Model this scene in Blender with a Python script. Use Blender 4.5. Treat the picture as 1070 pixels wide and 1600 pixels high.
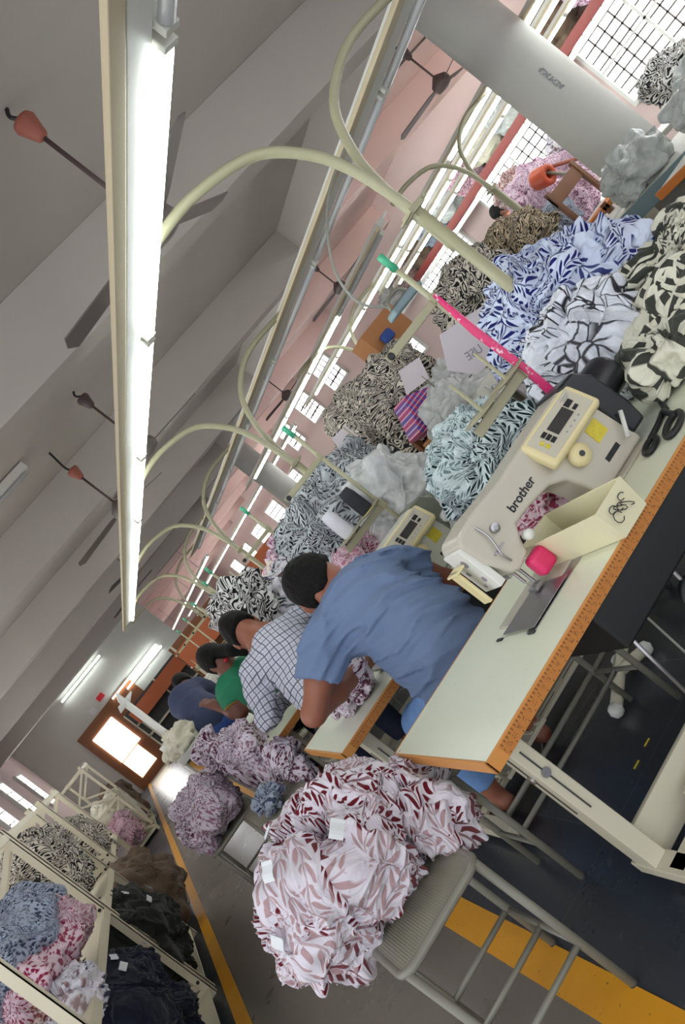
import bpy, bmesh, math, random
import numpy as np
from mathutils import Vector, Matrix, Euler

# ------------------------------------------------------------------ camera, world, exposure
for o in list(bpy.data.objects):
    bpy.data.objects.remove(o, do_unlink=True)
SC = bpy.context.scene
COL = SC.collection
H = 1.30
cam_data = bpy.data.cameras.new('camera')
cam = bpy.data.objects.new('camera', cam_data)
COL.objects.link(cam)
SC.camera = cam
cam_data.sensor_fit = 'VERTICAL'
cam_data.sensor_height = 36.0
cam_data.sensor_width = 36.0 * 1070 / 1600
cam_data.lens = 36.0 * 1400 / 1600
cam_data.clip_start = 0.05
CR = np.array([[0.5676, -0.2284, -0.7910], [-0.7589, 0.2272, -0.6103], [0.3191, 0.9467, -0.0444]])
right, down, fwd = CR
m = Matrix(((right[0], -down[0], -fwd[0], 0), (right[1], -down[1], -fwd[1], 0), (right[2], -down[2], -fwd[2], H), (0, 0, 0, 1)))
loc = Vector((0, 0, H))
cam.matrix_world = Matrix.Translation(loc) @ m.to_3x3().normalized().to_4x4()

world = bpy.data.worlds.new('world')
SC.world = world
world.use_nodes = True
bg = world.node_tree.nodes['Background']
bg.inputs[0].default_value = (0.93, 0.96, 1.0, 1)
bg.inputs[1].default_value = 0.85
SC.view_settings.view_transform = 'Standard'
SC.view_settings.look = 'None'
SC.view_settings.gamma = 1.0
SC.view_settings.use_curve_mapping = False
SC.view_settings.exposure = 1.08
TUBE_STRENGTH = 9.0
WINDOW_STRENGTH = 4.2

# ------------------------------------------------------------------ helpers
def srgb(r, g, b):
    f = lambda c: (c / 255 / 12.92) if c / 255 <= 0.04045 else ((c / 255 + 0.055) / 1.055) ** 2.4
    return (f(r), f(g), f(b), 1.0)

class NT:
    """small wrapper to write node maths compactly"""
    def __init__(s, name):
        s.mat = bpy.data.materials.new(name); s.mat.use_nodes = True
        s.t = s.mat.node_tree; s.n = s.t.nodes; s.b = s.n['Principled BSDF']
    def link(s, a, b): s.t.links.new(a, b)
    def put(s, sock, v):
        if isinstance(v, (int, float)): sock.default_value = v
        elif isinstance(v, tuple): sock.default_value = v
        else: s.link(v, sock)
    def math(s, op, a, b=0.0, c=0.0, clamp=False):
        n = s.n.new('ShaderNodeMath'); n.operation = op; n.use_clamp = clamp
        for i, v in enumerate((a, b, c)): s.put(n.inputs[i], v)
        return n.outputs[0]
    def mix(s, f, a, b):
        n = s.n.new('ShaderNodeMix'); n.data_type = 'RGBA'
        s.put(n.inputs[0], f); s.put(n.inputs[6], a); s.put(n.inputs[7], b)
        return n.outputs[2]
    def coord(s, kind='Object'):
        return s.n.new('ShaderNodeTexCoord').outputs[kind]
    def sep(s, v):
        n = s.n.new('ShaderNodeSeparateXYZ'); s.link(v, n.inputs[0]); return n.outputs
    def comb(s, x, y, z=0.0):
        n = s.n.new('ShaderNodeCombineXYZ'); s.put(n.inputs[0], x); s.put(n.inputs[1], y); s.put(n.inputs[2], z); return n.outputs[0]
    def mapping(s, v, scale=(1, 1, 1), rot=(0, 0, 0)):
        n = s.n.new('ShaderNodeMapping'); s.link(v, n.inputs[0]); n.inputs['Scale'].default_value = scale; n.inputs['Rotation'].default_value = rot
        return n.outputs[0]
    def noise(s, v, scale, detail=2.0, out='Fac', dist=0.0, rough=0.5):
        n = s.n.new('ShaderNodeTexNoise'); s.link(v, n.inputs['Vector']); n.inputs['Scale'].default_value = scale
        n.inputs['Detail'].default_value = detail; n.inputs['Distortion'].default_value = dist; n.inputs['Roughness'].default_value = rough
        return n.outputs[out]
    def voronoi(s, v, scale, feature='F1', out='Distance'):
        n = s.n.new('ShaderNodeTexVoronoi'); n.feature = feature; s.link(v, n.inputs['Vector']); n.inputs['Scale'].default_value = scale
        return n.outputs[out]
    def ramp(s, f, stops):
        n = s.n.new('ShaderNodeValToRGB'); s.link(f, n.inputs[0]); e = n.color_ramp.elements
        while len(e) > 1: e.remove(e[-1])
        e[0].position, e[0].color = stops[0]
        for p, c in stops[1:]:
            k = e.new(p); k.color = c
        return n.outputs[0]
    def step(s, v, lo, hi):
        n = s.n.new('ShaderNodeMapRange'); s.put(n.inputs[0], v); n.inputs[1].default_value = lo; n.inputs[2].default_value = hi
        n.inputs[3].default_value = 0; n.inputs[4].default_value = 1; n.clamp = True
        return n.outputs[0]
    def bump(s, h, strength=0.2, dist=0.01):
        n = s.n.new('ShaderNodeBump'); s.link(h, n.inputs['Height']); n.inputs['Strength'].default_value = strength
        n.inputs['Distance'].default_value = dist; s.link(n.outputs[0], s.b.inputs['Normal'])
    def attr(s, name):
        n = s.n.new('ShaderNodeAttribute'); n.attribute_name = name; return n.outputs

def mat(name, col, rough=0.5, metal=0.0, vary=0.08, scale=6.0, bump=0.0, bscale=60.0, spec=0.5, alpha=1.0, trans=0.0):
    N = NT(name)
    c = N.coord()
    nz = N.noise(c, scale, 4)
    dark = tuple(max(0, v * (1 - vary)) for v in col[:3]) + (1,)
    light = tuple(min(1, v * (1 + vary)) for v in col[:3]) + (1,)
    N.link(N.mix(nz, dark, light), N.b.inputs['Base Color'])
    N.b.inputs['Roughness'].default_value = rough
    N.b.inputs['Metallic'].default_value = metal
    N.b.inputs['Specular IOR Level'].default_value = spec
    N.b.inputs['Alpha'].default_value = alpha
    N.b.inputs['Transmission Weight'].default_value = trans
    if bump: N.bump(N.noise(c, bscale, 3), bump)
    return N.mat

def emit(name, col, strength):
    N = NT(name)
    N.b.inputs['Base Color'].default_value = col
    N.b.inputs['Emission Color'].default_value = col
    N.b.inputs['Emission Strength'].default_value = strength
    return N.mat

# ---- shapes are collected in a builder and linked as one mesh per part
class MB:
    def __init__(s): s.v = []; s.f = []; s.uv = None
    def add(s, vs, fs):
        k = len(s.v); s.v += [tuple(v) for v in vs]; s.f += [tuple(i + k for i in f) for f in fs]; return s
    def box(s, x0, x1, y0, y1, z0, z1, M=None):
        vs = [Vector((x, y, z)) for z in (z0, z1) for y in (y0, y1) for x in (x0, x1)]
        if M is not None: vs = [M @ v for v in vs]
        return s.add(vs, [(0, 2, 3, 1), (4, 5, 7, 6), (0, 1, 5, 4), (2, 6, 7, 3), (0, 4, 6, 2), (1, 3, 7, 5)])
    def tube(s, pts, r, seg=10, closed=False):
        pts = [Vector(p) for p in pts]; n = len(pts)
        rr = r if isinstance(r, (list, tuple)) else [r] * n
        rings = []; up = None
        for i, p in enumerate(pts):
            if closed: d = (pts[(i + 1) % n] - pts[i - 1])
            else: d = pts[min(i + 1, n - 1)] - pts[max(i - 1, 0)]
            d.normalize()
            if up is None:
                up = Vector((0, 0, 1)) if abs(d.z) < 0.9 else Vector((1, 0, 0))
            a = d.cross(up).normalized(); b = d.cross(a).normalized(); up = -b if False else a.cross(d).normalized()
            rings.append([p + (a * math.cos(t) + b * math.sin(t)) * rr[i] for t in [2 * math.pi * k / seg for k in range(seg)]])
        vs = [v for r_ in rings for v in r_]; fs = []
        for i in range(n if closed else n - 1):
            j = (i + 1) % n
            for k in range(seg):
                l = (k + 1) % seg
                fs.append((i * seg + k, i * seg + l, j * seg + l, j * seg + k))
        if not closed:
            fs.append(tuple(range(seg - 1, -1, -1))); fs.append(tuple((n - 1) * seg + k for k in range(seg)))
        return s.add(vs, fs)
    def lathe(s, prof, M=None, seg=20):
        """prof: (radius, z) pairs, spun about z then moved by M"""
        vs = []; fs = []
        for r, z in prof:
            for k in range(seg):
                t = 2 * math.pi * k / seg; v = Vector((r * math.cos(t), r * math.sin(t), z))
                vs.append(M @ v if M is not None else v)
        for i in range(len(prof) - 1):
            for k in range(seg):
                l = (k + 1) % seg
                fs.append((i * seg + k, i * seg + l, (i + 1) * seg + l, (i + 1) * seg + k))
        fs.append(tuple(range(seg - 1, -1, -1))); fs.append(tuple((len(prof) - 1) * seg + k for k in range(seg)))
        return s.add(vs, fs)
    def prism(s, poly, a, b, axis='y', M=None):
        """polygon in the two other axes, extruded from a to b along axis"""
        def P(p, t):
            if axis == 'y': v = Vector((p[0], t, p[1]))
            elif axis == 'x': v = Vector((t, p[0], p[1]))
            else: v = Vector((p[0], p[1], t))
            return M @ v if M is not None else v
        n = len(poly)
        vs = [P(p, a) for p in poly] + [P(p, b) for p in poly]
        fs = [tuple(range(n)), tuple(range(2 * n - 1, n - 1, -1))] + [(i, i + n, (i + 1) % n + n, (i + 1) % n) for i in range(n)]
        return s.add(vs, fs)
    def build(s, name, material, parent=None, bevel=0.0, smooth=False, seg=2):
        me = bpy.data.meshes.new(name); me.from_pydata(s.v, [], s.f); me.update()
        bm = bmesh.new(); bm.from_mesh(me); bmesh.ops.recalc_face_normals(bm, faces=bm.faces); bm.to_mesh(me); bm.free()
        if smooth:
            me.polygons.foreach_set('use_smooth', [True] * len(me.polygons))
        me.materials.append(material)
        o = bpy.data.objects.new(name, me); COL.objects.link(o)
        if parent is not None:
            o.parent = parent
            if parent.type == 'EMPTY' or parent.parent or True:
                o.matrix_parent_inverse = world_of(parent).inverted()
        if bevel:
            b = o.modifiers.new('bevel', 'BEVEL'); b.width = bevel; b.segments = seg; b.limit_method = 'ANGLE'; b.angle_limit = math.radians(35)
            me.polygons.foreach_set('use_smooth', [True] * len(me.polygons))
            w = o.modifiers.new('wn', 'WEIGHTED_NORMAL')
        return o

def build_each(pieces, name, material, parent, **k):
    for mb in pieces: mb.build(name, material, parent, **k)

def world_of(o):
    M = Matrix.LocRotScale(o.location, o.rotation_euler, o.scale)
    if o.parent is not None:
        return world_of(o.parent) @ o.matrix_parent_inverse @ M
    return M

def tag(o, label=None, cat=None, group=None, kind=None):
    if label: o['label'] = label
    if cat: o['category'] = cat
    if group: o['group'] = group
    if kind: o['kind'] = kind
    return o

def thing(name, loc, label, cat, group=None):
    o = bpy.data.objects.new(name, None); COL.objects.link(o)
    o.location = loc; o.empty_display_size = 0.05
    return tag(o, label, cat, group)

def kids(o):
    return [c for c in bpy.data.objects if c.parent == o]

def copy_tree(o, parent=None):
    c = o.copy(); COL.objects.link(c)
    if parent is not None:
        mi = o.matrix_parent_inverse.copy(); c.parent = parent; c.matrix_parent_inverse = mi
    for ch in kids(o): copy_tree(ch, c)
    return c

def dup(o, loc, label=None, cat=None, group=None, rotz=None):
    c = copy_tree(o); c.location = loc
    if rotz is not None: c.rotation_euler[2] = rotz
    if label: c['label'] = label
    if group: c['group'] = group
    return c

def bez(ps, n=24):
    """smooth curve through points (Catmull-Rom)"""
    ps = [Vector(p) for p in ps]; out = []
    q = [ps[0] * 2 - ps[1]] + ps + [ps[-1] * 2 - ps[-2]]
    for i in range(len(ps) - 1):
        a, b, c, d = q[i:i + 4]
        for k in range(n):
            t = k / n
            out.append(0.5 * ((2 * b) + (c - a) * t + (2 * a - 5 * b + 4 * c - d) * t * t + (3 * b - a - 3 * c + d) * t ** 3))
    out.append(ps[-1]); return out

# ---- vectorised gradient noise
_rs = np.random.RandomState(7)
_perm = np.concatenate([_rs.permutation(256)] * 3)
_grad = _rs.normal(size=(256, 3)); _grad /= np.linalg.norm(_grad, axis=1)[:, None]; _grad = _grad.astype(np.float32)
def pn(P):
    P = np.asarray(P, np.float32); I = np.floor(P).astype(np.int32); F = P - I; I &= 255; F = F.astype(np.float32)
    u = F * F * F * (F * (F * 6 - 15) + 10); r = 0
    for dx in (0, 1):
        wx = u[..., 0] if dx else 1 - u[..., 0]
        for dy in (0, 1):
            wy = u[..., 1] if dy else 1 - u[..., 1]
            for dz in (0, 1):
                wz = u[..., 2] if dz else 1 - u[..., 2]
                h = _perm[_perm[_perm[I[..., 0] + dx] + I[..., 1] + dy] + I[..., 2] + dz]
                r = r + wx * wy * wz * np.sum(_grad[h] * (F - np.array([dx, dy, dz], np.float32)), -1)
    return r * 1.5
def warp(P, a, f):
    return P + a * np.stack([pn(P * f), pn(P * f + 31.7), pn(P * f + 77.1)], -1)
def ridge(P):
    return 1 - np.clip(np.abs(pn(P)) * 2.2, 0, 1)
def folds(P):
    """cloth creases: sharp-ridged, warped, at three sizes, 0..1"""
    w = warp(P, 0.55, 0.8)
    a = ridge(w) ** 1.6; b = ridge(w * 2.3 + 11) ** 1.5; c = ridge(w * 5.1 + 5) ** 1.3
    return 0.46 * a + 0.33 * b + 0.21 * c

def grid_faces(nu, nv, off=0, wrap=False):
    i = np.arange(nu - 1)[:, None]; j = np.arange(nv if wrap else nv - 1)[None, :]
    j2 = (j + 1) % nv
    a = i * nv + j; b = i * nv + j2; c = (i + 1) * nv + j2; d = (i + 1) * nv + j
    return np.stack([a, b, c, d], -1).reshape(-1, 4) + off

def cloth_object(name, V, F, UV, TONE, material, parent=None):
    me = bpy.data.meshes.new(name)
    me.vertices.add(len(V)); me.vertices.foreach_set('co', V.astype(np.float32).ravel())
    me.loops.add(F.size); me.loops.foreach_set('vertex_index', F.astype(np.int32).ravel())
    me.polygons.add(len(F)); me.polygons.foreach_set('loop_start', np.arange(0, F.size, 4, dtype=np.int32))
    me.polygons.foreach_set('loop_total', np.full(len(F), 4, dtype=np.int32))
    me.update(calc_edges=True); me.validate()
    uvl = me.uv_layers.new(name='UVMap'); uvl.data.foreach_set('uv', UV[F.ravel()].astype(np.float32).ravel())
    at = me.attributes.new('tone', 'FLOAT', 'POINT'); at.data.foreach_set('value', TONE.astype(np.float32))
    me.polygons.foreach_set('use_smooth', [True] * len(me.polygons))
    me.materials.append(material)
    o = bpy.data.objects.new(name, me); COL.objects.link(o)
    if parent is not None:
        o.parent = parent; o.matrix_parent_inverse = world_of(parent).inverted()
    return o

def heap(name, c, r, material, seed, label, cat='garments', patches=16, res=56, amp=0.028, freq=9.0, size=(0.55, 0.95), zmin=None, p=2.3, lump=0.22, rot=0.0, inside=0.6, group=None, sag=0.0, stretch=0.4, f=0.8):
    """a heap of crumpled garments: a lumpy core with folded sheets thrown over it"""
    rs = np.random.RandomState(seed); c = np.array(c, float); r = np.array(r, float) * f
    if zmin is None: zmin = c[2] - r[2]
    cr, sr = math.cos(rot), math.sin(rot)
    def surf(D):
        rz = np.where(D[:, 2] < 0, max(r[2], c[2] - zmin), r[2])
        R = (np.abs(D[:, 0] / r[0]) ** p + np.abs(D[:, 1] / r[1]) ** p + np.abs(D[:, 2] / rz) ** p) ** (-1 / p)
        return R * (1 + lump * 1.4 * pn(D * 1.7 + seed * 3.1) + lump * 0.6 * pn(D * 3.9 + seed))
    def place(D, off):
        Q = D * (surf(D) + off)[:, None]
        Q = np.stack([Q[:, 0] * cr - Q[:, 1] * sr, Q[:, 0] * sr + Q[:, 1] * cr, Q[:, 2]], -1) + c
        if sag:
            h = np.hypot(Q[:, 0] - c[0], Q[:, 1] - c[1]) / max(r[0], r[1]); Q[:, 2] -= sag * np.clip(h - 0.6, 0, 1) ** 2
        low = Q[:, 2] < zmin
        Q[low, 2] = zmin + 0.02 * pn(Q[low] * 20)
        return Q
    V, F, UV, T = [], [], [], []; k = 0
    nt, nph = int(res * 1.5), int(res * 2.4)
    th = np.linspace(0.0, math.pi, nt); ph = np.linspace(0, 2 * math.pi, nph, endpoint=False)
    TH, PH = np.meshgrid(th, ph, indexing='ij'); TH = TH.ravel(); PH = PH.ravel()
    D = np.stack([np.sin(TH) * np.cos(PH), np.sin(TH) * np.sin(PH), np.cos(TH)], -1)
    rm = r.mean(); Pw = D * rm * freq
    off = amp * (folds(Pw * np.array([1, 1, stretch]) + seed) - 0.5) * 1.6
    Q = place(D, off); V.append(Q); F.append(grid_faces(nt, nph, k, True)); UV.append(np.stack([PH * rm * 0.8, TH * rm], -1)); T.append(np.full(len(Q), 0.15)); k += len(Q)
    for i in range(patches):
        z = rs.uniform(-0.15, 1.0); a = rs.uniform(0, 2 * math.pi); d0 = np.array([math.sqrt(max(0, 1 - z * z)) * math.cos(a), math.sqrt(max(0, 1 - z * z)) * math.sin(a), z])
        t1 = np.cross(d0, [0.3, 0.2, 1.0]); t1 /= np.linalg.norm(t1); t2 = np.cross(d0, t1)
        g = rs.uniform(0, math.pi); t1, t2 = t1 * math.cos(g) + t2 * math.sin(g), t2 * math.cos(g) - t1 * math.sin(g)
        s = rs.uniform(*size); n = res
        u = np.linspace(-1, 1, n); U, W = np.meshgrid(u, u, indexing='ij'); U = U.ravel(); W = W.ravel()
        X = np.stack([U, W, np.full_like(U, i * 1.7 + seed)], -1)
        bend = np.stack([pn(X * 1.4 + 3), pn(X * 1.4 + 19)], -1) * 0.35
        A = (U + bend[:, 0]) * s; B = (W * rs.uniform(0.6, 1.0) + bend[:, 1]) * s
        D = d0 + A[:, None] * t1 + B[:, None] * t2; D /= np.linalg.norm(D, axis=1)[:, None]
        e = np.maximum(np.abs(U), np.abs(W))
        fl = folds(np.stack([U * s * rm * freq, W * s * rm * freq * stretch, np.full_like(U, i * 3.3 + seed)], -1))
        tuck = np.clip((1 - e) / 0.16, 0, 1)
        base = 0.006 + 0.035 * (i / patches)
        off = base * tuck + amp * fl * (0.35 + 0.65 * tuck) - (1 - tuck) * amp * 0.5
        Q = place(D, off)
        ff = grid_faces(n, n, 0)
        V.append(Q); F.append(ff + k)
        UV.append(np.stack([U * s * rm * 1.35, W * s * rm * 1.35], -1) + rs.uniform(0, 3, 2))
        back = 1.0 if rs.rand() < inside else 0.0
        tone = back * np.clip((0.80 + 0.16 * pn(X * 2.5) - e) / 0.03, 0, 1)
        T.append(tone); k += len(Q)
    o = cloth_object(name, np.concatenate(V), np.concatenate(F), np.concatenate(UV), np.concatenate(T), material)
    tag(o, label, cat, group, 'stuff')
    return o
# ------------------------------------------------------------------ materials
def cloth_print(name, kind, bgc, fgc, fade, scale=1.0, second=None, rough=0.85):
    N = NT(name)
    uv = N.coord('UV')
    wn = N.n.new('ShaderNodeTexNoise'); wn.inputs['Scale'].default_value = 9; wn.inputs['Detail'].default_value = 1; N.link(uv, wn.inputs['Vector'])
    wv = N.n.new('ShaderNodeVectorMath'); wv.operation = 'MULTIPLY_ADD'; N.link(wn.outputs['Color'], wv.inputs[0])
    d = {'leaf': 0.03, 'zebra': 0.05, 'stripe': 0.02, 'floral': 0.05, 'plain': 0.0, 'loop': 0.06}[kind]
    wv.inputs[1].default_value = (d, d, 0); N.link(uv, wv.inputs[2])
    x, y, _ = N.sep(wv.outputs[0])
    if kind == 'leaf':
        sx = N.math('MULTIPLY', x, 18 * scale); sy = N.math('MULTIPLY', y, 18 * scale)
        row = N.math('FLOOR', sx)
        fx = N.math('ABSOLUTE', N.math('SUBTRACT', N.math('FRACT', sx), 0.5))
        yy = N.math('ADD', N.math('SUBTRACT', sy, N.math('MULTIPLY', fx, 1.5)), N.math('MULTIPLY', row, 0.37))
        f = N.math('ABSOLUTE', N.math('SUBTRACT', N.math('FRACT', N.math('MULTIPLY', yy, 2.1)), 0.5))
        th = N.math('MULTIPLY', N.math('SINE', N.math('MULTIPLY', N.math('SUBTRACT', fx, 0.03), math.pi / 0.40)), 0.36)
        mask = N.step(N.math('SUBTRACT', th, f), -0.02, 0.03)
        stem = N.step(fx, 0.035, 0.02)
        mask = N.math('MAXIMUM', N.math('MULTIPLY', mask, N.step(fx, 0.44, 0.42)), N.math('MULTIPLY', stem, 0.8))
        blot = N.step(N.noise(uv, 12 * scale, 1), 0.36, 0.40)
        mask = N.math('MULTIPLY', mask, blot)
    elif kind == 'zebra':
        w = N.n.new('ShaderNodeTexNoise'); w.inputs['Scale'].default_value = 9 * scale; w.inputs['Detail'].default_value = 1.0; N.link(N.mapping(wv.outputs[0], (1, 2.4, 1)), w.inputs['Vector'])
        mask = N.step(N.math('SINE', N.math('MULTIPLY', w.outputs['Fac'], 62)), -0.15, 0.15)
    elif kind == 'stripe':
        s1 = N.step(N.math('FRACT', N.math('MULTIPLY', x, 14 * scale)), 0.40, 0.43)
        s2 = N.step(N.math('FRACT', N.math('ADD', N.math('MULTIPLY', x, 14 * scale), 0.5)), 0.40, 0.43)
        pick = N.step(N.math('FRACT', N.math('MULTIPLY', y, 5 * scale)), 0.62, 0.63)
        chk = N.step(N.math('FRACT', N.math('MULTIPLY', y, 25 * scale)), 0.5, 0.52)
        alt = N.math('ADD', N.math('MULTIPLY', s1, chk), N.math('MULTIPLY', s2, N.math('SUBTRACT', 1.0, chk)))
        mask = N.math('SUBTRACT', 1.0, N.math('ADD', N.math('MULTIPLY', s1, N.math('SUBTRACT', 1.0, pick)), N.math('MULTIPLY', alt, pick)))
    elif kind == 'floral':
        v = N.voronoi(wv.outputs[0], 42 * scale); n2 = N.noise(wv.outputs[0], 34 * scale, 3, dist=1.0)
        mask = N.step(N.math('ADD', N.math('MULTIPLY', v, .5), n2), 0.78, 0.66)
    elif kind == 'loop':
        v = N.voronoi(wv.outputs[0], 19 * scale, 'DISTANCE_TO_EDGE')
        mask = N.step(v, 0.075, 0.03)
        mask = N.math('MULTIPLY', mask, N.step(N.noise(uv, 5, 1), 0.42, 0.46))
    else:
        mask = N.math('MULTIPLY', N.noise(uv, 4, 2), 0.5)
    tone = N.attr('tone')[2]
    fg = N.mix(tone, fgc, fade)
    if second:
        fg = N.mix(N.step(N.noise(uv, 12 * scale, 0), 0.5, 0.54), fg, second)
    bgm = N.mix(N.math('MULTIPLY', tone, 0.35), bgc, tuple(0.8 * v for v in bgc[:3]) + (1,))
    N.link(N.mix(mask, bgm, fg), N.b.inputs['Base Color'])
    N.b.inputs['Roughness'].default_value = rough
    N.b.inputs['Specular IOR Level'].default_value = 0.15
    N.b.inputs['Sheen Weight'].default_value = 0.15
    rn = N.math('ABSOLUTE', N.math('SUBTRACT', N.noise(N.mapping(uv, (1, .45, 1)), 26, 3, dist=.6), 0.5))
    N.bump(rn, 0.35 if kind == 'plain' else 0.9, 0.03)
    return N.mat

M = {}
M['maroon'] = cloth_print('maroon_leaf_cloth', 'leaf', srgb(226, 220, 230), srgb(104, 20, 34), srgb(180, 150, 154), .85)
M['blueleaf'] = cloth_print('blue_leaf_cloth', 'leaf', srgb(212, 222, 243), srgb(28, 34, 104), srgb(140, 158, 208), 0.8)
M['greenleaf'] = cloth_print('green_leaf_cloth', 'leaf', srgb(206, 220, 222), srgb(18, 38, 42), srgb(112, 134, 136), 1.1)
M['greyleaf'] = cloth_print('grey_black_cloth', 'leaf', srgb(186, 192, 196), srgb(30, 30, 36), srgb(84, 86, 92), 1.0)
M['zebra'] = cloth_print('zebra_cloth', 'zebra', srgb(222, 214, 200), srgb(34, 33, 34), srgb(60, 58, 58), 1.0)
M['zebra_tan'] = cloth_print('tan_zebra_cloth', 'zebra', srgb(208, 190, 160), srgb(60, 50, 44), srgb(90, 80, 70), 0.9)
M['zebra_small'] = cloth_print('fine_zebra_cloth', 'zebra', srgb(228, 226, 224), srgb(26, 26, 30), srgb(50, 50, 52), 0.75)
M['stripe'] = cloth_print('bold_stripe_cloth', 'stripe', srgb(226, 224, 206), srgb(62, 64, 58), srgb(96, 98, 90), 0.7)
M['loop'] = cloth_print('curl_line_cloth', 'loop', srgb(232, 236, 246), srgb(48, 48, 54), srgb(150, 150, 158), 1.0)
M['magenta'] = cloth_print('magenta_print_cloth', 'floral', srgb(226, 200, 212), srgb(140, 30, 66), srgb(180, 120, 140), 2.0)
M['mauve'] = cloth_print('mauve_print_cloth', 'floral', srgb(226, 204, 220), srgb(140, 70, 106), srgb(180, 140, 164), 1.5)
M['wine'] = cloth_print('wine_print_cloth', 'floral', srgb(226, 216, 230), srgb(92, 34, 56), srgb(150, 110, 130), 1.8)
M['bluegrey'] = cloth_print('blue_grey_print_cloth', 'floral', srgb(168, 178, 196), srgb(48, 58, 86), srgb(110, 120, 140), 2.2)
M['rust'] = cloth_print('rust_print_cloth', 'floral', srgb(208, 190, 186), srgb(120, 40, 36), srgb(160, 110, 104), 2.2)
M['whitefloral'] = cloth_print('white_floral_cloth', 'floral', srgb(228, 226, 236), srgb(150, 120, 120), srgb(200, 196, 200), 0.7, second=srgb(60, 66, 90))
M['navy'] = cloth_print('navy_cloth', 'plain', srgb(24, 28, 44), srgb(36, 40, 56), srgb(30, 34, 50))
M['olive'] = cloth_print('dark_olive_cloth', 'plain', srgb(40, 42, 38), srgb(54, 56, 48), srgb(46, 48, 42))
M['tan'] = cloth_print('brown_cloth', 'plain', srgb(110, 92, 78), srgb(134, 112, 94), srgb(120, 100, 84))
M['offwhite'] = cloth_print('off_white_cloth', 'plain', srgb(226, 222, 204), srgb(206, 200, 180), srgb(216, 212, 194))

M['bincream'] = mat('bin_cream_plastic', srgb(232, 226, 190), 0.4, vary=0.05)
def plastic(name, col, alpha, rough=0.25):
    N = NT(name); c = N.coord()
    n = N.noise(c, 14, 4, dist=1.5)
    N.link(N.mix(n, tuple(v * 0.85 for v in col[:3]) + (1,), col), N.b.inputs['Base Color'])
    N.b.inputs['Roughness'].default_value = rough
    N.link(N.math('MULTIPLY_ADD', n, 0.5, alpha - 0.25, clamp=True), N.b.inputs['Alpha'])
    N.bump(n, 0.5, 0.01)
    return N.mat
M['plastic'] = plastic('clear_plastic_film', srgb(236, 238, 238), 0.58, .15)
M['plastic2'] = plastic('milky_plastic_film', srgb(222, 228, 226), 0.85, .2)

M['cream'] = mat('cream_paint', srgb(206, 200, 178), 0.45, vary=0.05, bump=0.02)
M['creamrack'] = mat('rack_cream_paint', srgb(222, 214, 188), 0.45, vary=0.06, bump=0.03)
M['greypaint'] = mat('grey_enamel', srgb(128, 126, 114), 0.38, vary=0.12, scale=14, bump=0.03)
M['poleP'] = mat('pale_green_enamel', srgb(170, 167, 138), 0.4, vary=0.06)
M['armP'] = mat('olive_cream_enamel', srgb(166, 162, 132), 0.4, vary=0.08)
M['white'] = mat('white_enamel', srgb(226, 226, 220), 0.4, vary=0.04)
M['beige'] = mat('beige_channel', srgb(206, 192, 160), 0.5, vary=0.04)
M['ply'] = mat('edge_band', srgb(206, 140, 68), 0.45, vary=0.1)
M['steel'] = mat('steel', srgb(170, 168, 172), 0.3, metal=0.9)
M['chrome'] = mat('chrome', srgb(200, 200, 200), 0.12, metal=1.0)
M['black'] = mat('black_plastic', srgb(26, 27, 30), 0.45, vary=0.1)
M['blackm'] = mat('black_motor_housing', srgb(30, 31, 36), 0.35, vary=0.1)
M['darkgrey'] = mat('dark_grey_plastic', srgb(58, 60, 62), 0.5)
M['greymotor'] = mat('grey_green_motor_housing', srgb(112, 116, 104), 0.4)
M['mach'] = mat('machine_enamel', srgb(196, 190, 176), 0.3, vary=0.04, scale=4)
M['mach2'] = mat('pale_machine_enamel', srgb(206, 206, 196), 0.3, vary=0.04)
M['yellowcream'] = mat('yellowed_plastic', srgb(226, 212, 164), 0.45, vary=0.06)
M['panelface'] = mat('panel_face_grey', srgb(196, 190, 172), 0.5)
M['lcd'] = mat('lcd_dark', srgb(62, 58, 58), 0.2)
M['sticker'] = mat('yellow_sticker', srgb(214, 196, 60), 0.5, vary=0.3, scale=60)
M['pink'] = mat('pink_plastic', srgb(232, 52, 110), 0.35)
M['green'] = mat('green_plastic_cap', srgb(70, 170, 130), 0.4)
M['paper'] = mat('white_paper', srgb(216, 208, 214), 0.8, vary=0.03)
M['tagm'] = mat('care_tag_cloth', srgb(226, 230, 232), 0.8)
M['ink'] = mat('ink', srgb(30, 28, 40), 0.6)
M['inkgrey'] = mat('pencil_grey', srgb(150, 148, 158), 0.8)
M['thread_w'] = mat('white_thread', srgb(218, 218, 226), 0.8, bump=0.3, bscale=300)
M['thread_b'] = mat('black_thread', srgb(44, 44, 52), 0.8, bump=0.3, bscale=300)
M['yellowplug'] = mat('yellow_plastic', srgb(206, 190, 40), 0.4)
M['wood'] = mat('dark_wood', srgb(120, 78, 48), 0.5, vary=0.25, scale=9)
M['orangewood'] = mat('orange_brown_board', srgb(176, 92, 52), 0.5, vary=0.12, scale=3)
M['orange'] = mat('orange_laminate', srgb(206, 122, 54), 0.5)
M['orangepl'] = mat('orange_plastic', srgb(196, 84, 56), 0.4)
M['brownboard'] = mat('brown_board', srgb(128, 78, 46), 0.5)
M['cardboard'] = mat('cardboard', srgb(176, 120, 76), 0.8)
M['terracotta'] = mat('rust_red_canopy', srgb(160, 92, 76), 0.6)
M['fan'] = mat('fan_brown', srgb(84, 70, 68), 0.5)
M['fangrey'] = mat('fan_grey', srgb(112, 104, 100), 0.5)
M['red'] = mat('red_oxide_paint', srgb(120, 36, 30), 0.5)
M['redsign'] = mat('red_sign', srgb(220, 50, 60), 0.5)
M['skin'] = mat('brown_skin', srgb(150, 94, 72), 0.5, vary=0.1, scale=12)
M['skin2'] = mat('dark_brown_skin', srgb(122, 76, 62), 0.5, vary=0.1, scale=12)
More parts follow.
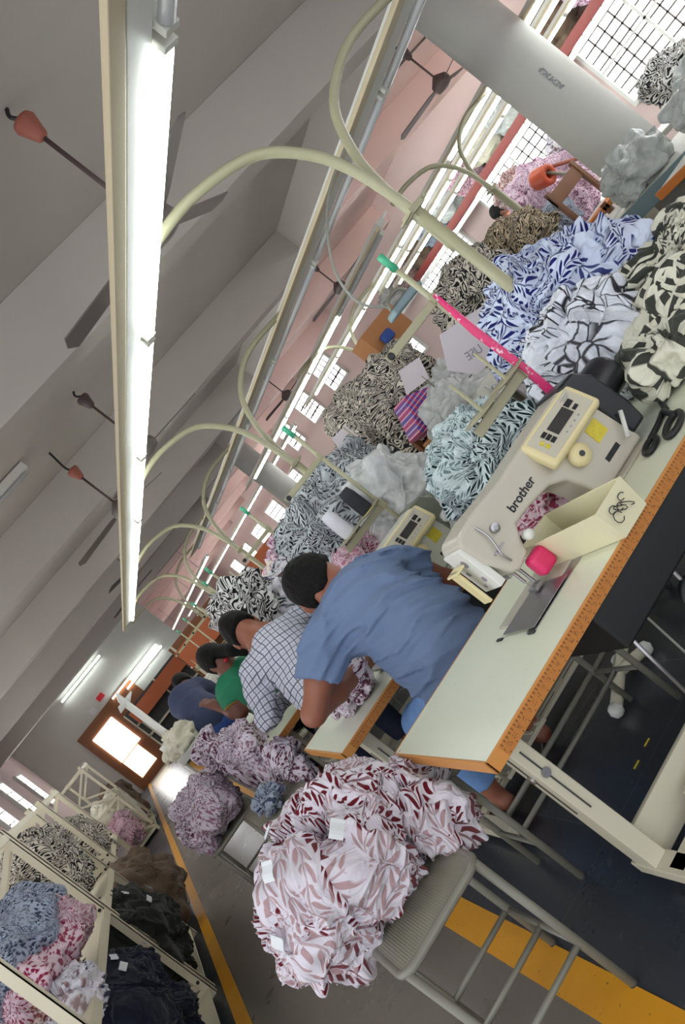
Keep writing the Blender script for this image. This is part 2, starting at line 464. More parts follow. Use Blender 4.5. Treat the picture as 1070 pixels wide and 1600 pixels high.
M['hair'] = mat('black_hair', srgb(13, 11, 11), 0.6, vary=0.4, scale=60, bump=0.6, bscale=160, spec=.2)
M['denim'] = mat('light_blue_denim', srgb(112, 150, 204), 0.8, vary=0.25, scale=14, bump=0.15, bscale=200)
M['denimdark'] = mat('dark_trousers', srgb(30, 40, 62), 0.8)
M['shirtblue'] = mat('steel_blue_knit', srgb(106, 126, 160), 0.85, vary=0.06, scale=5, bump=0.1, bscale=250)
M['blue'] = mat('blue_cloth', srgb(54, 80, 150), 0.85, vary=0.15)
M['navycloth'] = mat('slate_blue_cloth', srgb(52, 62, 92), 0.85)
M['greencloth'] = mat('green_blouse', srgb(24, 124, 88), 0.7)
M['goldtrim'] = mat('gold_woven_trim', srgb(176, 140, 62), 0.6, vary=0.5, scale=70)
M['orangecloth'] = mat('orange_cloth', srgb(236, 148, 96), 0.8)
M['tealbench'] = mat('blue_grey_board', srgb(130, 152, 158), 0.5)
M['cable'] = mat('grey_cable', srgb(150, 150, 140), 0.5)
M['glowtube'] = emit('lit_tube', (0.93, 1.0, 0.97, 1), TUBE_STRENGTH)
M['deadtube'] = mat('unlit_tube', srgb(196, 198, 200), 0.25)
M['daylight'] = emit('daylight_pane', (0.95, 0.97, 1.0, 1), WINDOW_STRENGTH)
M['warmpane'] = emit('sunlit_blind', (1.0, 0.86, 0.6, 1), 0.9)

def table_top_mat():
    N = NT('pale_laminate'); c = N.coord()
    n = N.noise(c, 3, 5); sc = N.step(N.noise(N.mapping(c, (60, 6, 1)), 4, 2), 0.70, 0.78)
    base = N.mix(n, srgb(226, 231, 208), srgb(238, 241, 220))
    N.link(N.mix(N.math('MULTIPLY', sc, 0.25), base, srgb(150, 148, 130)), N.b.inputs['Base Color'])
    N.b.inputs['Roughness'].default_value = 0.32
    return N.mat
M['top'] = table_top_mat()

def tape_mat():
    """cloth measuring tape printed with tick marks and numerals-like blocks"""
    N = NT('measuring_tape_print'); x, y, z = N.sep(N.coord())
    u = N.math('FRACT', N.math('MULTIPLY', x, 100)); five = N.math('FRACT', N.math('MULTIPLY', x, 20)); inch = N.math('FRACT', N.math('MULTIPLY', x, 39.37))
    hi = N.step(z, 0.668, 0.6685); lo = N.step(z, 0.6505, 0.650)
    t1 = N.math('MULTIPLY', N.step(u, 0.28, 0.22), hi)
    t2 = N.math('MULTIPLY', N.step(inch, 0.14, 0.1), lo)
    nb = N.math('MULTIPLY', N.math('MULTIPLY', N.step(N.math('FRACT', N.math('MULTIPLY', x, 50)), 0.55, 0.5), N.step(N.voronoi(N.coord(), 330), 0.42, 0.36)),
                N.math('MULTIPLY', N.step(z, 0.6655, 0.665), N.step(z, 0.654, 0.6545)))
    mk = N.math('MAXIMUM', N.math('MAXIMUM', t1, t2), nb)
    base = N.mix(N.noise(N.coord(), 8, 4), srgb(176, 108, 44), srgb(200, 130, 58))
    N.link(N.mix(N.math('MULTIPLY', mk, 0.85), base, srgb(74, 44, 26)), N.b.inputs['Base Color'])
    N.b.inputs['Roughness'].default_value = 0.5
    return N.mat
M['tape'] = tape_mat()

def floor_mat():
    N = NT('worn_floor'); c = N.coord(); x, y, z = N.sep(c)
    n = N.noise(c, 1.6, 6, rough=0.65); n2 = N.noise(c, 22, 4, rough=0.7)
    aisle = N.mix(n, srgb(96, 90, 83), srgb(126, 118, 110)); side = N.mix(n, srgb(40, 44, 50), srgb(60, 66, 74))
    isl = N.math('MULTIPLY', N.step(x, -0.72, -0.70), N.step(x, 0.16, 0.14))
    col = N.mix(isl, side, aisle)
    speck = N.step(n2, 0.60, 0.75)
    col = N.mix(N.math('MULTIPLY', speck, 0.3), col, srgb(128, 124, 118))
    gx = N.math('ABSOLUTE', N.math('SUBTRACT', N.math('FRACT', N.math('MULTIPLY', N.math('ADD', x, 0.05), 1.6)), 0.5))
    gy = N.math('ABSOLUTE', N.math('SUBTRACT', N.math('FRACT', N.math('MULTIPLY', y, 1.6)), 0.5))
    grid = N.math('MAXIMUM', N.step(gx, 0.4965, 0.4985), N.step(gy, 0.4965, 0.4985))
    col = N.mix(N.math('MULTIPLY', grid, N.math('MULTIPLY', n, 0.8)), col, srgb(120, 122, 126))
    N.link(col, N.b.inputs['Base Color'])
    N.link(N.math('MULTIPLY_ADD', n, 0.25, 0.17), N.b.inputs['Roughness'])
    N.bump(n2, 0.06, 0.004)
    return N.mat
M['floor'] = floor_mat()

def yellow_mat():
    N = NT('worn_yellow_line_paint'); c = N.coord()
    n = N.noise(c, 5, 5); pits = N.step(N.noise(c, 70, 2), 0.70, 0.74)
    col = N.mix(n, srgb(204, 138, 20), srgb(232, 166, 34))
    N.link(N.mix(pits, col, srgb(90, 70, 40)), N.b.inputs['Base Color']); N.b.inputs['Roughness'].default_value = 0.4
    return N.mat
M['yellow'] = yellow_mat()

def ceiling_mat(name, a, b):
    N = NT(name); c = N.coord(); n = N.noise(c, 1.1, 5); f = N.noise(c, 30, 4)
    col = N.mix(n, a, b)
    marks = N.step(N.noise(c, 9, 6, rough=0.8), 0.70, 0.76)
    N.link(N.mix(N.math('MULTIPLY', marks, 0.4), col, srgb(70, 64, 62)), N.b.inputs['Base Color'])
    N.b.inputs['Roughness'].default_value = 0.75; N.bump(f, 0.08, 0.01)
    return N.mat
M['ceil'] = ceiling_mat('grey_plaster', srgb(182, 175, 168), srgb(199, 192, 185))
M['pinkceil'] = ceiling_mat('pink_plaster', srgb(238, 208, 200), srgb(246, 219, 211))
M['wall'] = ceiling_mat('pink_wall_plaster', srgb(220, 196, 192), srgb(230, 206, 202))
M['colm'] = ceiling_mat('column_plaster', srgb(190, 190, 184), srgb(206, 206, 200))

def plaid_mat():
    N = NT('white_checked_cotton'); c = N.coord()
    wn = N.noise(c, 5, 2, out='Color')
    wv = N.n.new('ShaderNodeVectorMath'); wv.operation = 'MULTIPLY_ADD'; N.link(wn, wv.inputs[0]); wv.inputs[1].default_value = (0.05, 0.05, 0.05); N.link(c, wv.inputs[2])
    mp = N.mapping(wv.outputs[0], (1, 1, 1), (0.35, -0.32, 0.0))
    x, y, z = N.sep(mp)
    def ln(v, f, w, o=0.0):
        t = N.math('ABSOLUTE', N.math('SUBTRACT', N.math('FRACT', N.math('MULTIPLY_ADD', v, f, o)), 0.5)); return N.step(t, w, w * 0.6)
    a = N.math('MAXIMUM', ln(x, 34, 0.10), ln(z, 34, 0.10)); b = N.math('MAXIMUM', ln(x, 34, 0.07, 0.5), ln(z, 34, 0.07, 0.5))
    k = N.math('MAXIMUM', N.math('MULTIPLY', a, 0.85), N.math('MULTIPLY', b, 0.25))
    N.link(N.mix(k, srgb(208, 210, 226), srgb(40, 44, 56)), N.b.inputs['Base Color']); N.b.inputs['Roughness'].default_value = 0.85
    return N.mat
M['plaid'] = plaid_mat()

def seat_mat():
    N = NT('ribbed_seat_enamel'); c = N.coord()
    x, y, z = N.sep(c)
    n = N.noise(c, 12, 5); w = N.math('SINE', N.math('MULTIPLY', y, 900)); v = N.math('SINE', N.math('MULTIPLY', x, 900))
    N.link(N.mix(n, srgb(132, 130, 112), srgb(152, 150, 132)), N.b.inputs['Base Color']); N.b.inputs['Roughness'].default_value = 0.4
    N.bump(N.math('ADD', w, v), 0.22, 0.002)
    return N.mat
M['seat'] = seat_mat()

def purple_mat():
    N = NT('purple_striped_wrap'); c = N.coord(); x, y, z = N.sep(c)
    s = N.math('FRACT', N.math('MULTIPLY', x, 30)); t = N.math('FRACT', N.math('MULTIPLY', z, 40))
    col = N.mix(N.step(s, 0.5, 0.55), srgb(178, 40, 110), srgb(84, 60, 160))
    N.link(N.mix(N.math('MULTIPLY', N.step(t, 0.7, 0.75), 0.8), col, srgb(220, 190, 200)), N.b.inputs['Base Color'])
    return N.mat
M['purple'] = purple_mat()

def floralshirt():
    N = NT('blue_floral_cotton'); c = N.coord()
    v = N.voronoi(c, 40); N.link(N.mix(N.step(v, 0.4, 0.5), srgb(70, 90, 150), srgb(170, 180, 196)), N.b.inputs['Base Color']); return N.mat
M['floralshirt'] = floralshirt()
def pinktape():
    N = NT('pink_tape'); c = N.coord(); v = N.step(N.noise(c, 60, 2), 0.62, 0.66)
    N.link(N.mix(v, srgb(226, 60, 120), srgb(236, 200, 214)), N.b.inputs['Base Color']); N.b.inputs['Roughness'].default_value = .4; return N.mat
M['pinktape'] = pinktape()
# ------------------------------------------------------------------ the hall
Z_SLAB = 3.30; Z_BEAM = 2.82; YB = 23.6; XL = -2.1; XR = 8.6
def struct(name, mb, material, bevel=0, smooth=False):
    o = mb.build(name, material, None, bevel, smooth); o['kind'] = 'structure'; return o
struct('floor', MB().box(XL - .1, XR + .1, -2.5, YB, -0.1, 0), M['floor'])
struct('ceiling', MB().box(XL - .1, 5.15, -2.5, YB, Z_SLAB, Z_SLAB + .15), M['ceil'])
struct('ceiling', MB().box(5.15, XR + .1, -2.5, YB, Z_SLAB, Z_SLAB + .15), M['pinkceil'])
YF = 46.0      # the bays right of the aisle run on well past the brown door
struct('wall_back', MB().box(XL - .1, 2.6, YB, YB + .15, 0, Z_SLAB), M['colm'])
struct('wall_back', MB().box(2.45, XR + .1, YF, YF + .15, 0, Z_SLAB), M['wall'])
struct('wall_left', MB().box(2.45, 2.6, YB + .15, YF, 0, Z_SLAB), M['wall'])
struct('ceiling', MB().box(2.45, XR + .1, YB, YF, Z_SLAB, Z_SLAB + .15), M['pinkceil'])
struct('floor', MB().box(2.45, XR + .1, YB, YF, -.1, 0), M['floor'])
struct('wall_left', MB().box(XL - .15, XL, 4.0, YB, 0, Z_SLAB), M['wall'])
struct('wall_right', MB().box(XR, XR + .15, -2.5, YF, 0, Z_SLAB), M['wall'])
k = 1
for yb in (1.15, 4.9, 8.65, 12.4, 16.15, 19.9):
    struct('trim_%d' % k, MB().box(XL, 5.0, yb, yb + .25, Z_BEAM, Z_SLAB), M['ceil'], .006); k += 1
    struct('trim_%d' % k, MB().box(5.3, XR, yb, yb + .25, Z_BEAM + .1, Z_SLAB), M['pinkceil'], .006); k += 1
for yb in (23.65, 27.4, 31.15, 34.9, 38.65, 42.4):
    struct('trim_%d' % k, MB().box(2.6, XR, yb, yb + .25, Z_BEAM + .1, Z_SLAB), M['pinkceil'], .006); k += 1
struct('trim_%d' % k, MB().box(5.0, 5.3, -2.5, YB, 2.92, Z_SLAB), M['ceil'], .006); k += 1
# cable conduits under the pink ceiling
for yy in (6.6, 7.7, 10.5, 14.2):
    struct('trim_%d' % k, MB().tube([(5.3, yy, 3.27), (8.6, yy, 3.27)], .014, 8), M['fangrey'], smooth=True); k += 1
for yy in (15.0, 17.4):
    struct('trim_%d' % k, MB().tube([(XL, yy, 3.26), (5.0, yy, 3.26)], .02, 8), M['fangrey'], smooth=True); k += 1
# yellow aisle lines
struct('trim_%d' % k, MB().box(.105, .215, -1, YB, 0, .002), M['yellow']); k += 1
struct('trim_%d' % k, MB().box(-.79, -.71, 1.5, YB, 0, .002), M['yellow']); k += 1

def column(y, marks):
    t = tag(MB().lathe([(.235, 0), (.235, 2.95)], Matrix.Translation((5.15, y, 0)), 48).build('column', M['colm'], None, 0, True), kind='structure')
    if marks:
        # pencil scribble on the plaster, bent to the column face
        def at(u, z): a = math.radians(-118 + u * 100); return (5.15 + .237 * math.cos(a), y + .237 * math.sin(a), z)
        mb = MB()
        rr = random.Random(3)
        for i in range(7):
            zz = 1.80 - i * .03
            pts = [at(-.02 + .05 * math.sin(q * 1.9 + i) , zz + .018 * math.cos(q * 2.7 + i)) for q in range(6)]
            mb.tube(bez(pts, 4), .0022, 5)
        mb.build('pencil_mark', M['inkgrey'], t)
    return t
column(5.02, True); column(16.27, False)

def window(n, loc, w, h, nx, ny, axis, mullions=(), label=None, dirn=-1, gw=.011):
    """a glazed opening with a frame, mullions and a bar grille; built on the yz or xz plane"""
    x, y, z = loc
    def B(mb, u0, u1, z0, z1, d0, d1):
        if axis == 'y': mb.box(x + dirn * d1, x + dirn * d0, y + u0, y + u1, z + z0, z + z1)
        else: mb.box(x + u0, x + u1, y + dirn * d1, y + dirn * d0, z + z0, z + z1)
        return mb
    f = MB()
    for a in ((-.05, w + .05, -.05, 0), (-.05, w + .05, h, h + .05), (-.05, 0, 0, h), (w, w + .05, 0, h)): B(f, *a, 0, .06)
    for mm in mullions: B(f, mm * w - .02, mm * w + .02, 0, h, 0, .05)
    B(f, 0, w, h * .5 - .012, h * .5 + .012, 0, .05)
    o = f.build('window_%d' % n, M['white'], None); o['kind'] = 'structure'
    B(MB(), 0, w, 0, h, .004, .012).build('pane', M['daylight'], o)
    g = MB()
    for i in range(1, nx): B(g, w * i / nx - gw, w * i / nx + gw, 0, h, .02, .03)
    for j in range(1, ny): B(g, 0, w, h * j / ny - gw, h * j / ny + gw, .02, .03)
    g.build('grille', M['fangrey'], o)
    return o
window(1, (XR, 5.2, 1.08), 2.5, .92, 12, 9, 'y', (.33, .66))
window(2, (XR, 8.6, 1.08), 2.0, .92, 10, 9, 'y', (.5,))
window(3, (XR, 11.5, 1.08), 1.9, .92, 9, 9, 'y', (.5,))
window(4, (XR, 2.0, 1.08), 2.4, .92, 12, 9, 'y', (.5,))
for i, yy in enumerate((17.7, 20.0, 22.4)):
    window(5 + i, (XR, yy, 2.22), 1.1, .62, 4, 4, 'y', gw=.024)
for i, yy in enumerate((25.0, 28.8, 32.5, 36.2, 40.0)):
    window(17 + i, (XR, yy, 1.1), 1.8, .95, 6, 5, 'y', gw=.02)  # made-up far windows, added to brighten the extended right-hand bays
window(8, (XR, 14.8, 1.2), 1.4, .8, 6, 5, 'y')
for i, yy in enumerate((5.5, 7.2, 8.9, 10.6, 12.4, 14.4, 17.0, 20.0)):
    window(9 + i, (XL, yy, 1.55), .9, .9, 3, 4, 'y', (.5,), dirn=1)
# back wall: door opening with a bright pane and a lit blind, boards, notice signs
d = MB().box(-.95, .95, YB - .05, YB, 0, 2.05).build('door_1', M['brownboard'], None, .01); d['kind'] = 'structure'
MB().box(-.72, -.02, YB - .08, YB - .05, .85, 1.75).build('pane', M['daylight'], d)
MB().box(-.72, -.16, YB - .08, YB - .05, .22, .82).build('blind', M['warmpane'], d)
for px, pz, w_ in ((.10, 2.2, .2), (-.25, 2.12, .16)):
    s = MB().box(px, px + w_, YB - .03, YB, pz, pz + .14).build('notice_sign', M['redsign' if px > 0 else 'paper'], None)
    tag(s, 'small red sign on the back wall above the brown door' if px > 0 else 'small white notice beside the red sign on the back wall', 'sign')
for i, (x0, x1, z0, lab) in enumerate(((-.45, 1.0, 2.93, 'long tube light high on the back wall, left of the two rows'), (.3, 2.05, 2.0, 'lit tube light low on the back wall, upper of the two'), (.7, 2.1, 1.86, 'lit tube light low on the back wall, lower of the two'))):
    t = thing('wall_light', (x0, YB - .05, z0), lab, 'light')
    MB().box(x0, x1, YB - .05, YB, z0 - .03, z0 + .03).build('housing', M['white'], t)
    MB().tube([(x0 + .04, YB - .08, z0), (x1 - .04, YB - .08, z0)], .018, 10).build('tube', M['glowtube'], t, 0, True)

# ------------------------------------------------------------------ lighting rails
def rail(x, z, y0, y1, label, lit=True, pitch=1.52, first=None, skip=(), w=.11, gap=0.04, hang=()):
    t = thing('lighting_rail', (x, y0, z), label, 'lighting rail')
    MB().box(x - w * .92, x - w * .45, y0, y1, z + .0, z + .022).build('cable_channel', M['beige'], t, .004)
    MB().box(x - w * .40, x + w * .35, y0, y1, z + .005, z + .06).build('housing', M['white'], t, .004)
    MB().box(x + w * .35, x + w, y0, y1, z + .045, z + .06).build('reflector_plate', M['white'], t)
    for yy in hang: MB().tube([(x, yy, z + .05), (x, yy, 3.30)], .008, 8).build('hanger_rod', M['steel'], t, 0, True)
    y = first if first is not None else y0; i = 0
    while y < y1 - .3:
        e = min(y + pitch, y1)
        tm = M['glowtube'] if (lit and i not in skip) else M['deadtube']
        tb = MB().tube([(x + w * .62, y + gap, z - .005), (x + w * .62, e - gap, z - .005)], .019, 14).build('tube', tm, t, 0, True)
        build_each([MB().box(x + w * .42, x + w * .82, yy, yy + .022, z - .022, z + .05) for yy in (y + gap * .3, e - gap * .9)], 'lamp_holder', M['mach2'], t, bevel=.003)
        y = e; i += 1
    return t
rail(1.045, 2.10, -.6, 12.3, 'near lighting rail with a row of lit tubes over the first line of sewing machines', True, 1.50, .08, skip=(0,))
rail(2.62, 2.10, -.6, 13.6, 'lighting rail with unlit grey tubes, second from the aisle', False, 1.5, .2, w=.15)
rail(5.45, 2.12, 1.6, 13.0, 'third lighting rail with lit tubes in front of the round plaster column', True, 1.5, 2.2)
rail(6.35, 2.14, 1.6, 10.5, 'lit lighting rail just behind the third one', True, 1.5, 2.0)
rail(7.45, 2.14, 1.6, 12, 'lit lighting rail nearest the bag loft', True, 1.5, 2.0)
rail(4.1, 2.10, 6.0, 14, 'lighting rail with lit tubes over the zebra print heaps', True, 1.5, 6.2, skip=(0,))

rail(5.75, 2.2, 15.0, 44, 'lit lighting rail far down the right-hand bays', True, 2.9, 15.0, hang=(18, 25, 33, 41))
rail(3.9, 2.2, 20.0, 44, 'lit lighting rail at the far end, left of the high windows', True, 2.9, 20.0, hang=(21.5, 25, 33, 41))
# ------------------------------------------------------------------ power poles with curved conduits
def pole(x, y, k, label, zc=1.58, r=.022):
    q = (2.115 - zc) / .535
    t = thing('power_pole', (x, y, 0), label, 'pole', 'power poles behind the sewing tables')
    MB().tube([(x, y, 0), (x, y, zc + .02)], r, 16).build('pole', M['poleP'], t, 0, True)
    L = bez([(x, y, 1.1 + .3), (x - .008, y, zc + .06), (x - .03, y, zc + .24 * q), (x - .09, y, zc + .38 * q), (x - .22, y, zc + .50 * q), (x - .46, y, zc + .545 * q), (x - .68, y, zc + .53 * q)], 10)
    MB().tube(L, .0185, 12).build('conduit', M['poleP'], t, 0, True)
    R_ = bez([(x + .006, y + .03, 1.1 + .3), (x + .012, y + .03, zc + .1), (x + .05, y + .03, zc + .28 * q), (x + .16, y + .03, zc + .44 * q), (x + .40, y + .03, zc + .54 * q), (x + .76, y + .03, zc + .545 * q)], 10)
    MB().tube(R_, .0175, 12).build('conduit', M['poleP'], t, 0, True)
    b = MB().box(x - .035, x + .035, y - .03, y + .045, zc - .005, zc + .018)
    b.tube([(x - .04, y - .04, zc + .006), (x - .04, y + .06, zc + .006)], .006, 8).tube([(x + .04, y - .04, zc + .006), (x + .04, y + .06, zc + .006)], .006, 8)
    b.build('clamp', M['armP'], t, .003)
    return t
pole(1.80, 2.47, 0, 'nearest power pole, thick pale green, rising behind the near sewing machine')
pole(1.80, 5.15, 1, 'second power pole from the camera, left of the grey print heap', 1.46)
pole(1.80, 7.95, 2, 'third power pole from the camera, above the man in the checked shirt', 1.46)
pole(1.80, 10.75, 3, 'fourth power pole from the camera', 1.46)
pole(1.80, 12.75, 4, 'fifth and farthest power pole in the row', 1.46)
t = pole(4.77, 5.73, 5, 'power pole left of the round column, beside the man in the floral shirt', 1.60, r=.030)
pole(4.45, 8.6, 6, 'power pole behind the zebra print heap', 1.5)

# ------------------------------------------------------------------ ceiling fans
def fan(x, y, zm, ang, label, cm='terracotta', bl=.62, bm='fangrey', drop=0):
    Z_SLAB = 3.30 - drop
    t = thing('ceiling_fan', (x, y, Z_SLAB), label, 'ceiling fan', 'ceiling fans')
    h = MB().tube(bez([(x, y, 3.30), (x - .02, y, Z_SLAB - .04), (x + .02, y, Z_SLAB - .09)], 6), .01, 8); h.build('hook', M['black'], t, 0, True)
    MB().lathe([(.018, Z_SLAB - .07), (.05, Z_SLAB - .08), (.058, Z_SLAB - .10), (.03, Z_SLAB - .19), (.018, Z_SLAB - .20)], Matrix.Translation((x, y, 0)), 20).build('canopy', M[cm], t, 0, True)
    MB().tube([(x, y, Z_SLAB - .18), (x, y, zm + .05)], .011, 10).build('down_rod', M['fan'], t, 0, True)
    MB().lathe([(.02, zm + .10), (.06, zm + .07), (.10, zm + .04), (.105, zm - .01), (.09, zm - .05), (.03, zm - .065)], Matrix.Translation((x, y, 0)), 24).build('motor', M[bm], t, 0, True)
    for i in range(3):
        a = ang + i * 2 * math.pi / 3
        Mx = Matrix.Translation((x, y, zm)) @ Matrix.Rotation(a, 4, 'Z') @ Matrix.Rotation(.2, 4, 'X')
        p = [(.08, -.03), (.2, -.055), (bl, -.065), (bl + .03, 0), (bl, .065), (.2, .055), (.08, .03)]
        MB().prism(p, -.004, .004, 'z', Mx).build('blade', M[bm], t)
    return t
fan(1.70, 3.53, 2.50, 2.75, 'nearest ceiling fan with a terracotta canopy behind the lit rail')
fan(1.82, 7.15, 2.56, 2.2, 'second ceiling fan along the lit rail', 'fan')
fan(1.44, 7.9, 2.5, 2.7, 'third ceiling fan along the lit rail, rust red canopy', drop=.16)
fan(1.85, 16.6, 2.7, 2.3, 'farthest ceiling fan near the end of the lit rail', 'fan')
fan(1.75, 13.0, 2.62, 1.8, 'fourth ceiling fan with a yellowish hook', 'yellowcream')
fan(6.0, 14.6, 2.62, 1.2, 'brown ceiling fan under the pink ceiling by the unlit rail', 'fan', bm='fan')
fan(6.6, 7.2, 2.72, 0.5, 'brown ceiling fan under the pink ceiling left of the round column', 'fan', bm='fan')
fan(6.5, 11.4, 2.72, .9, 'brown ceiling fan under the pink ceiling beyond the round column', 'fan', bm='fan')
t = thing('ceiling_tube_light', (.8, 7.4, 3.2), 'unlit white tube fitting under the plaster ceiling at left', 'light')
MB().box(.20, 1.15, 7.36, 7.42, 3.22, 3.29).build('housing', M['white'], t, .004)
MB().tube([(.24, 7.39, 3.20), (1.11, 7.39, 3.20)], .016, 10).build('tube', M['deadtube'], t, 0, True)

# loft shelf along the right wall with sacks
t = thing('loft_shelf', (8.2, 4, 1.96), 'long loft shelf with a red front edge along the right wall, piled with sacks', 'shelf')
MB().box(7.95, 8.6, 3.0, 14.0, 1.99, 2.03).build('deck', M['white'], t)
MB().box(7.93, 7.99, 3.0, 14.0, 1.93, 2.04).build('front_edge', M['red'], t, .004)
MB().box(7.95, 8.0, 3.0, 14.0, 1.86, 1.92).build('lower_rail', M['white'], t)
sackc = ['plastic2', 'bluegrey', 'plastic2', 'mauve', 'tan', 'rust', 'plastic2', 'offwhite', 'magenta', 'plastic2', 'bluegrey', 'tan', 'rust', 'plastic2']
words = ['grey', 'blue', 'clear', 'mauve', 'brown', 'rust', 'pale', 'off-white', 'magenta', 'milky', 'slate blue', 'tan', 'reddish', 'silvery']
for i, (mc, wd) in enumerate(zip(sackc, words)):
    y = 4.6 + i * .68
    o = heap('sack', (8.26, y, 2.24), (.31, .37, .28), M[mc], 200 + i, '%s sack of cuttings on the red-edged loft shelf' % wd, 'sack', patches=5, res=20, amp=.02, freq=6, zmin=2.035)
    o['kind'] = ''; del o['kind']
    if o.get('group'): del o['group']
# ------------------------------------------------------------------ sewing tables
T = 0.68
ORD = ['nearest', 'second', 'third', 'fourth', 'fifth', 'sixth', 'seventh']
def sewing_table(x0, y0, L=1.42, D=.66, detail=True, label='', x_stand=.11):
    t = thing('sewing_table', (x0, y0, 0), label, 'table', 'sewing tables of the first line')
    x1, y1 = x0 + L, y0 + D
    MB().box(x0 + .006, x1 - .006, y0 + .006, y1 - .006, T - .034, T).build('table_top', M['top'], t, .002)
    eb = MB()
    eb.box(x0, x1, y0, y0 + .007, T - .036, T + .0005).box(x0, x0 + .007, y0, y1, T - .036, T + .0005).box(x1 - .007, x1, y0, y1, T - .036, T + .0005).box(x0, x1, y1 - .007, y1, T - .036, T + .0005)
    eb.build('edge_band', M['ply'], t, .002)
    if detail:
        tp = MB().box(.045, L, -.0012, -.0002, T - .033, T - .005)
        o = tp.build('measuring_tape', M['tape'], None); o.location = (x0, y0, 0)
        o.parent = t; o.matrix_parent_inverse = world_of(t).inverted()
    ym = y0 + D * .52
    for xx, nm in ((x0 + x_stand, 0), (x1 - .22, 1)):
        lg = MB().box(xx, xx + .052, ym - .045, ym + .045, .06, T - .06)
        lg.box(xx - .01, xx + .062, ym - .2, ym + .2, T - .062, T - .036)
        o = lg.build('leg_column', M['cream'], t, .004)
        build_each([MB().box(xx + .021, xx + .025, ym - .0475, ym - .0455, .30, .52), MB().box(xx - .0025, xx - .0005, ym - .0025, ym + .0025, .30, .52)], 'slot', M['darkgrey'], o)
        build_each([MB().tube([(xx + .023, ym - .052, .44), (xx + .023, ym - .044, .44)], .013, 10), MB().tube([(xx - .008, ym, .44), (xx, ym, .44)], .013, 10)], 'bolt', M['steel'], o)
        MB().box(xx - .004, xx + .056, y0 - .06, ym + .07, .045, .085).build('foot_bar', M['cream'], t, .004)
        for yy in (y0 - .02, ym + .035):
            c = MB().lathe([(.02, -.012), (.026, -.010), (.026, .010), (.02, .012)], Matrix.Translation((xx + .026, yy, .026)) @ Matrix.Rotation(math.pi / 2, 4, 'Y'), 18)
            c.box(xx + .010, xx + .014, yy - .012, yy + .012, .02, .05).box(xx + .038, xx + .042, yy - .012, yy + .012, .02, .05)
            c.build('caster', M['darkgrey'], t, 0, True)
    MB().box(x0 + x_stand + .05, x1 - .22, ym - .01, ym + .01, .05, .165).build('stretcher', M['cream'], t, .004)
    sb = MB().box(x0 + .12, x1 - .25, ym - .12 - .03, ym - .12 + .03, .07, .085)
    o = sb.build('slotted_bar', M['cream'], t, .002)
    build_each([MB().box(x0 + .22 + i * .18, x0 + .34 + i * .18, ym - .125, ym - .117, .0851, .0857) for i in range(5)], 'slot', M['darkgrey'], o)
    MB().tube([(x0 + .12, ym - .28, .06), (x1 - .25, ym - .28, .06)], .011, 10).build('treadle_bar', M['greypaint'], t, 0, True)
    tr = MB().box(x0 + .30, x0 + .56, ym - .24, ym - .05, .10, .118)
    for i in range(6): tr.box(x0 + .31 + i * .042, x0 + .325 + i * .042, ym - .235, ym - .055, .118, .124)
    tr.build('treadle', M['cream'], t, .003)
    MB().tube([(x0 + .5, ym - .06, .12), (x0 + .6, ym + .02, .62)], .006, 8).build('treadle_rod', M['steel'], t, 0, True)
    MB().box(x0 + .42, x0 + 1.05, y0 + .06, y0 + .5, T - .17, T - .036).build('oil_pan', M['black'], t, .01)
    MB().box(x0 + 1.12, x0 + 1.30, y0 + .12, y0 + .42, T - .26, T - .036).build('control_box', M['darkgrey'], t, .008)
    kl = MB().tube(bez([(x0 + .80, y0 + .22, T - .12), (x0 + .74, y0 + .19, T - .13), (x0 + .715, y0 + .18, T - .16), (x0 + .70, y0 + .18, T - .25)], 8), .006, 8)
    o = kl.build('knee_lifter', M['chrome'], t, 0, True)
    MB().lathe([(.01, -.012), (.045, -.01), (.05, 0), (.045, .01), (.01, .012)], Matrix.Translation((x0 + .70, y0 + .18, T - .29)) @ Matrix.Rotation(math.pi / 2, 4, 'X'), 20).build('pad', M['black'], o, 0, True)
    MB().tube(bez([(x0 + .35, ym - .1, .14), (x0 + .40, ym - .16, .03), (x0 + .5, ym - .12, .02), (x0 + .62, ym + .02, .10), (x0 + .66, ym + .02, .5)], 8), .004, 6).build('cable', M['cable'], t, 0, True)
    return t
TY = [1.765, 3.0, 4.5, 5.9, 7.3, 8.7, 10.1, 11.5]
X0 = [.355, .335, .325, .33, .33, .33, .33, .33]
lab = ['nearest sewing table, empty pale top with orange edge and measuring tape', 'sewing table the man in the blue shirt works at', 'sewing table the man in the checked shirt works at',
       'sewing table the woman in the green blouse works at', 'fifth sewing table from the camera', 'sixth sewing table from the camera', 'seventh sewing table from the camera', 'farthest sewing table of the first line']
tabs = [sewing_table(X0[i], TY[i], detail=i < 3, label=lab[i]) for i in range(8)]

# ------------------------------------------------------------------ sewing machine
def text_mesh(s, size, extr, name, material, parent, Mx):
    cu = bpy.data.curves.new(name, 'FONT'); cu.body = s; cu.size = size; cu.extrude = extr; cu.offset = size * .012
    cu.align_x = 'LEFT'
    tmp = bpy.data.objects.new(name, cu); COL.objects.link(tmp)
    dg = bpy.context.evaluated_depsgraph_get(); me = bpy.data.meshes.new_from_object(tmp.evaluated_get(dg))
    COL.objects.unlink(tmp); bpy.data.objects.remove(tmp)
    me.transform(Mx); me.materials.clear(); me.materials.append(material)
    o = bpy.data.objects.new(name, me); COL.objects.link(o); o.parent = parent; o.matrix_parent_inverse = world_of(parent).inverted()
    return o

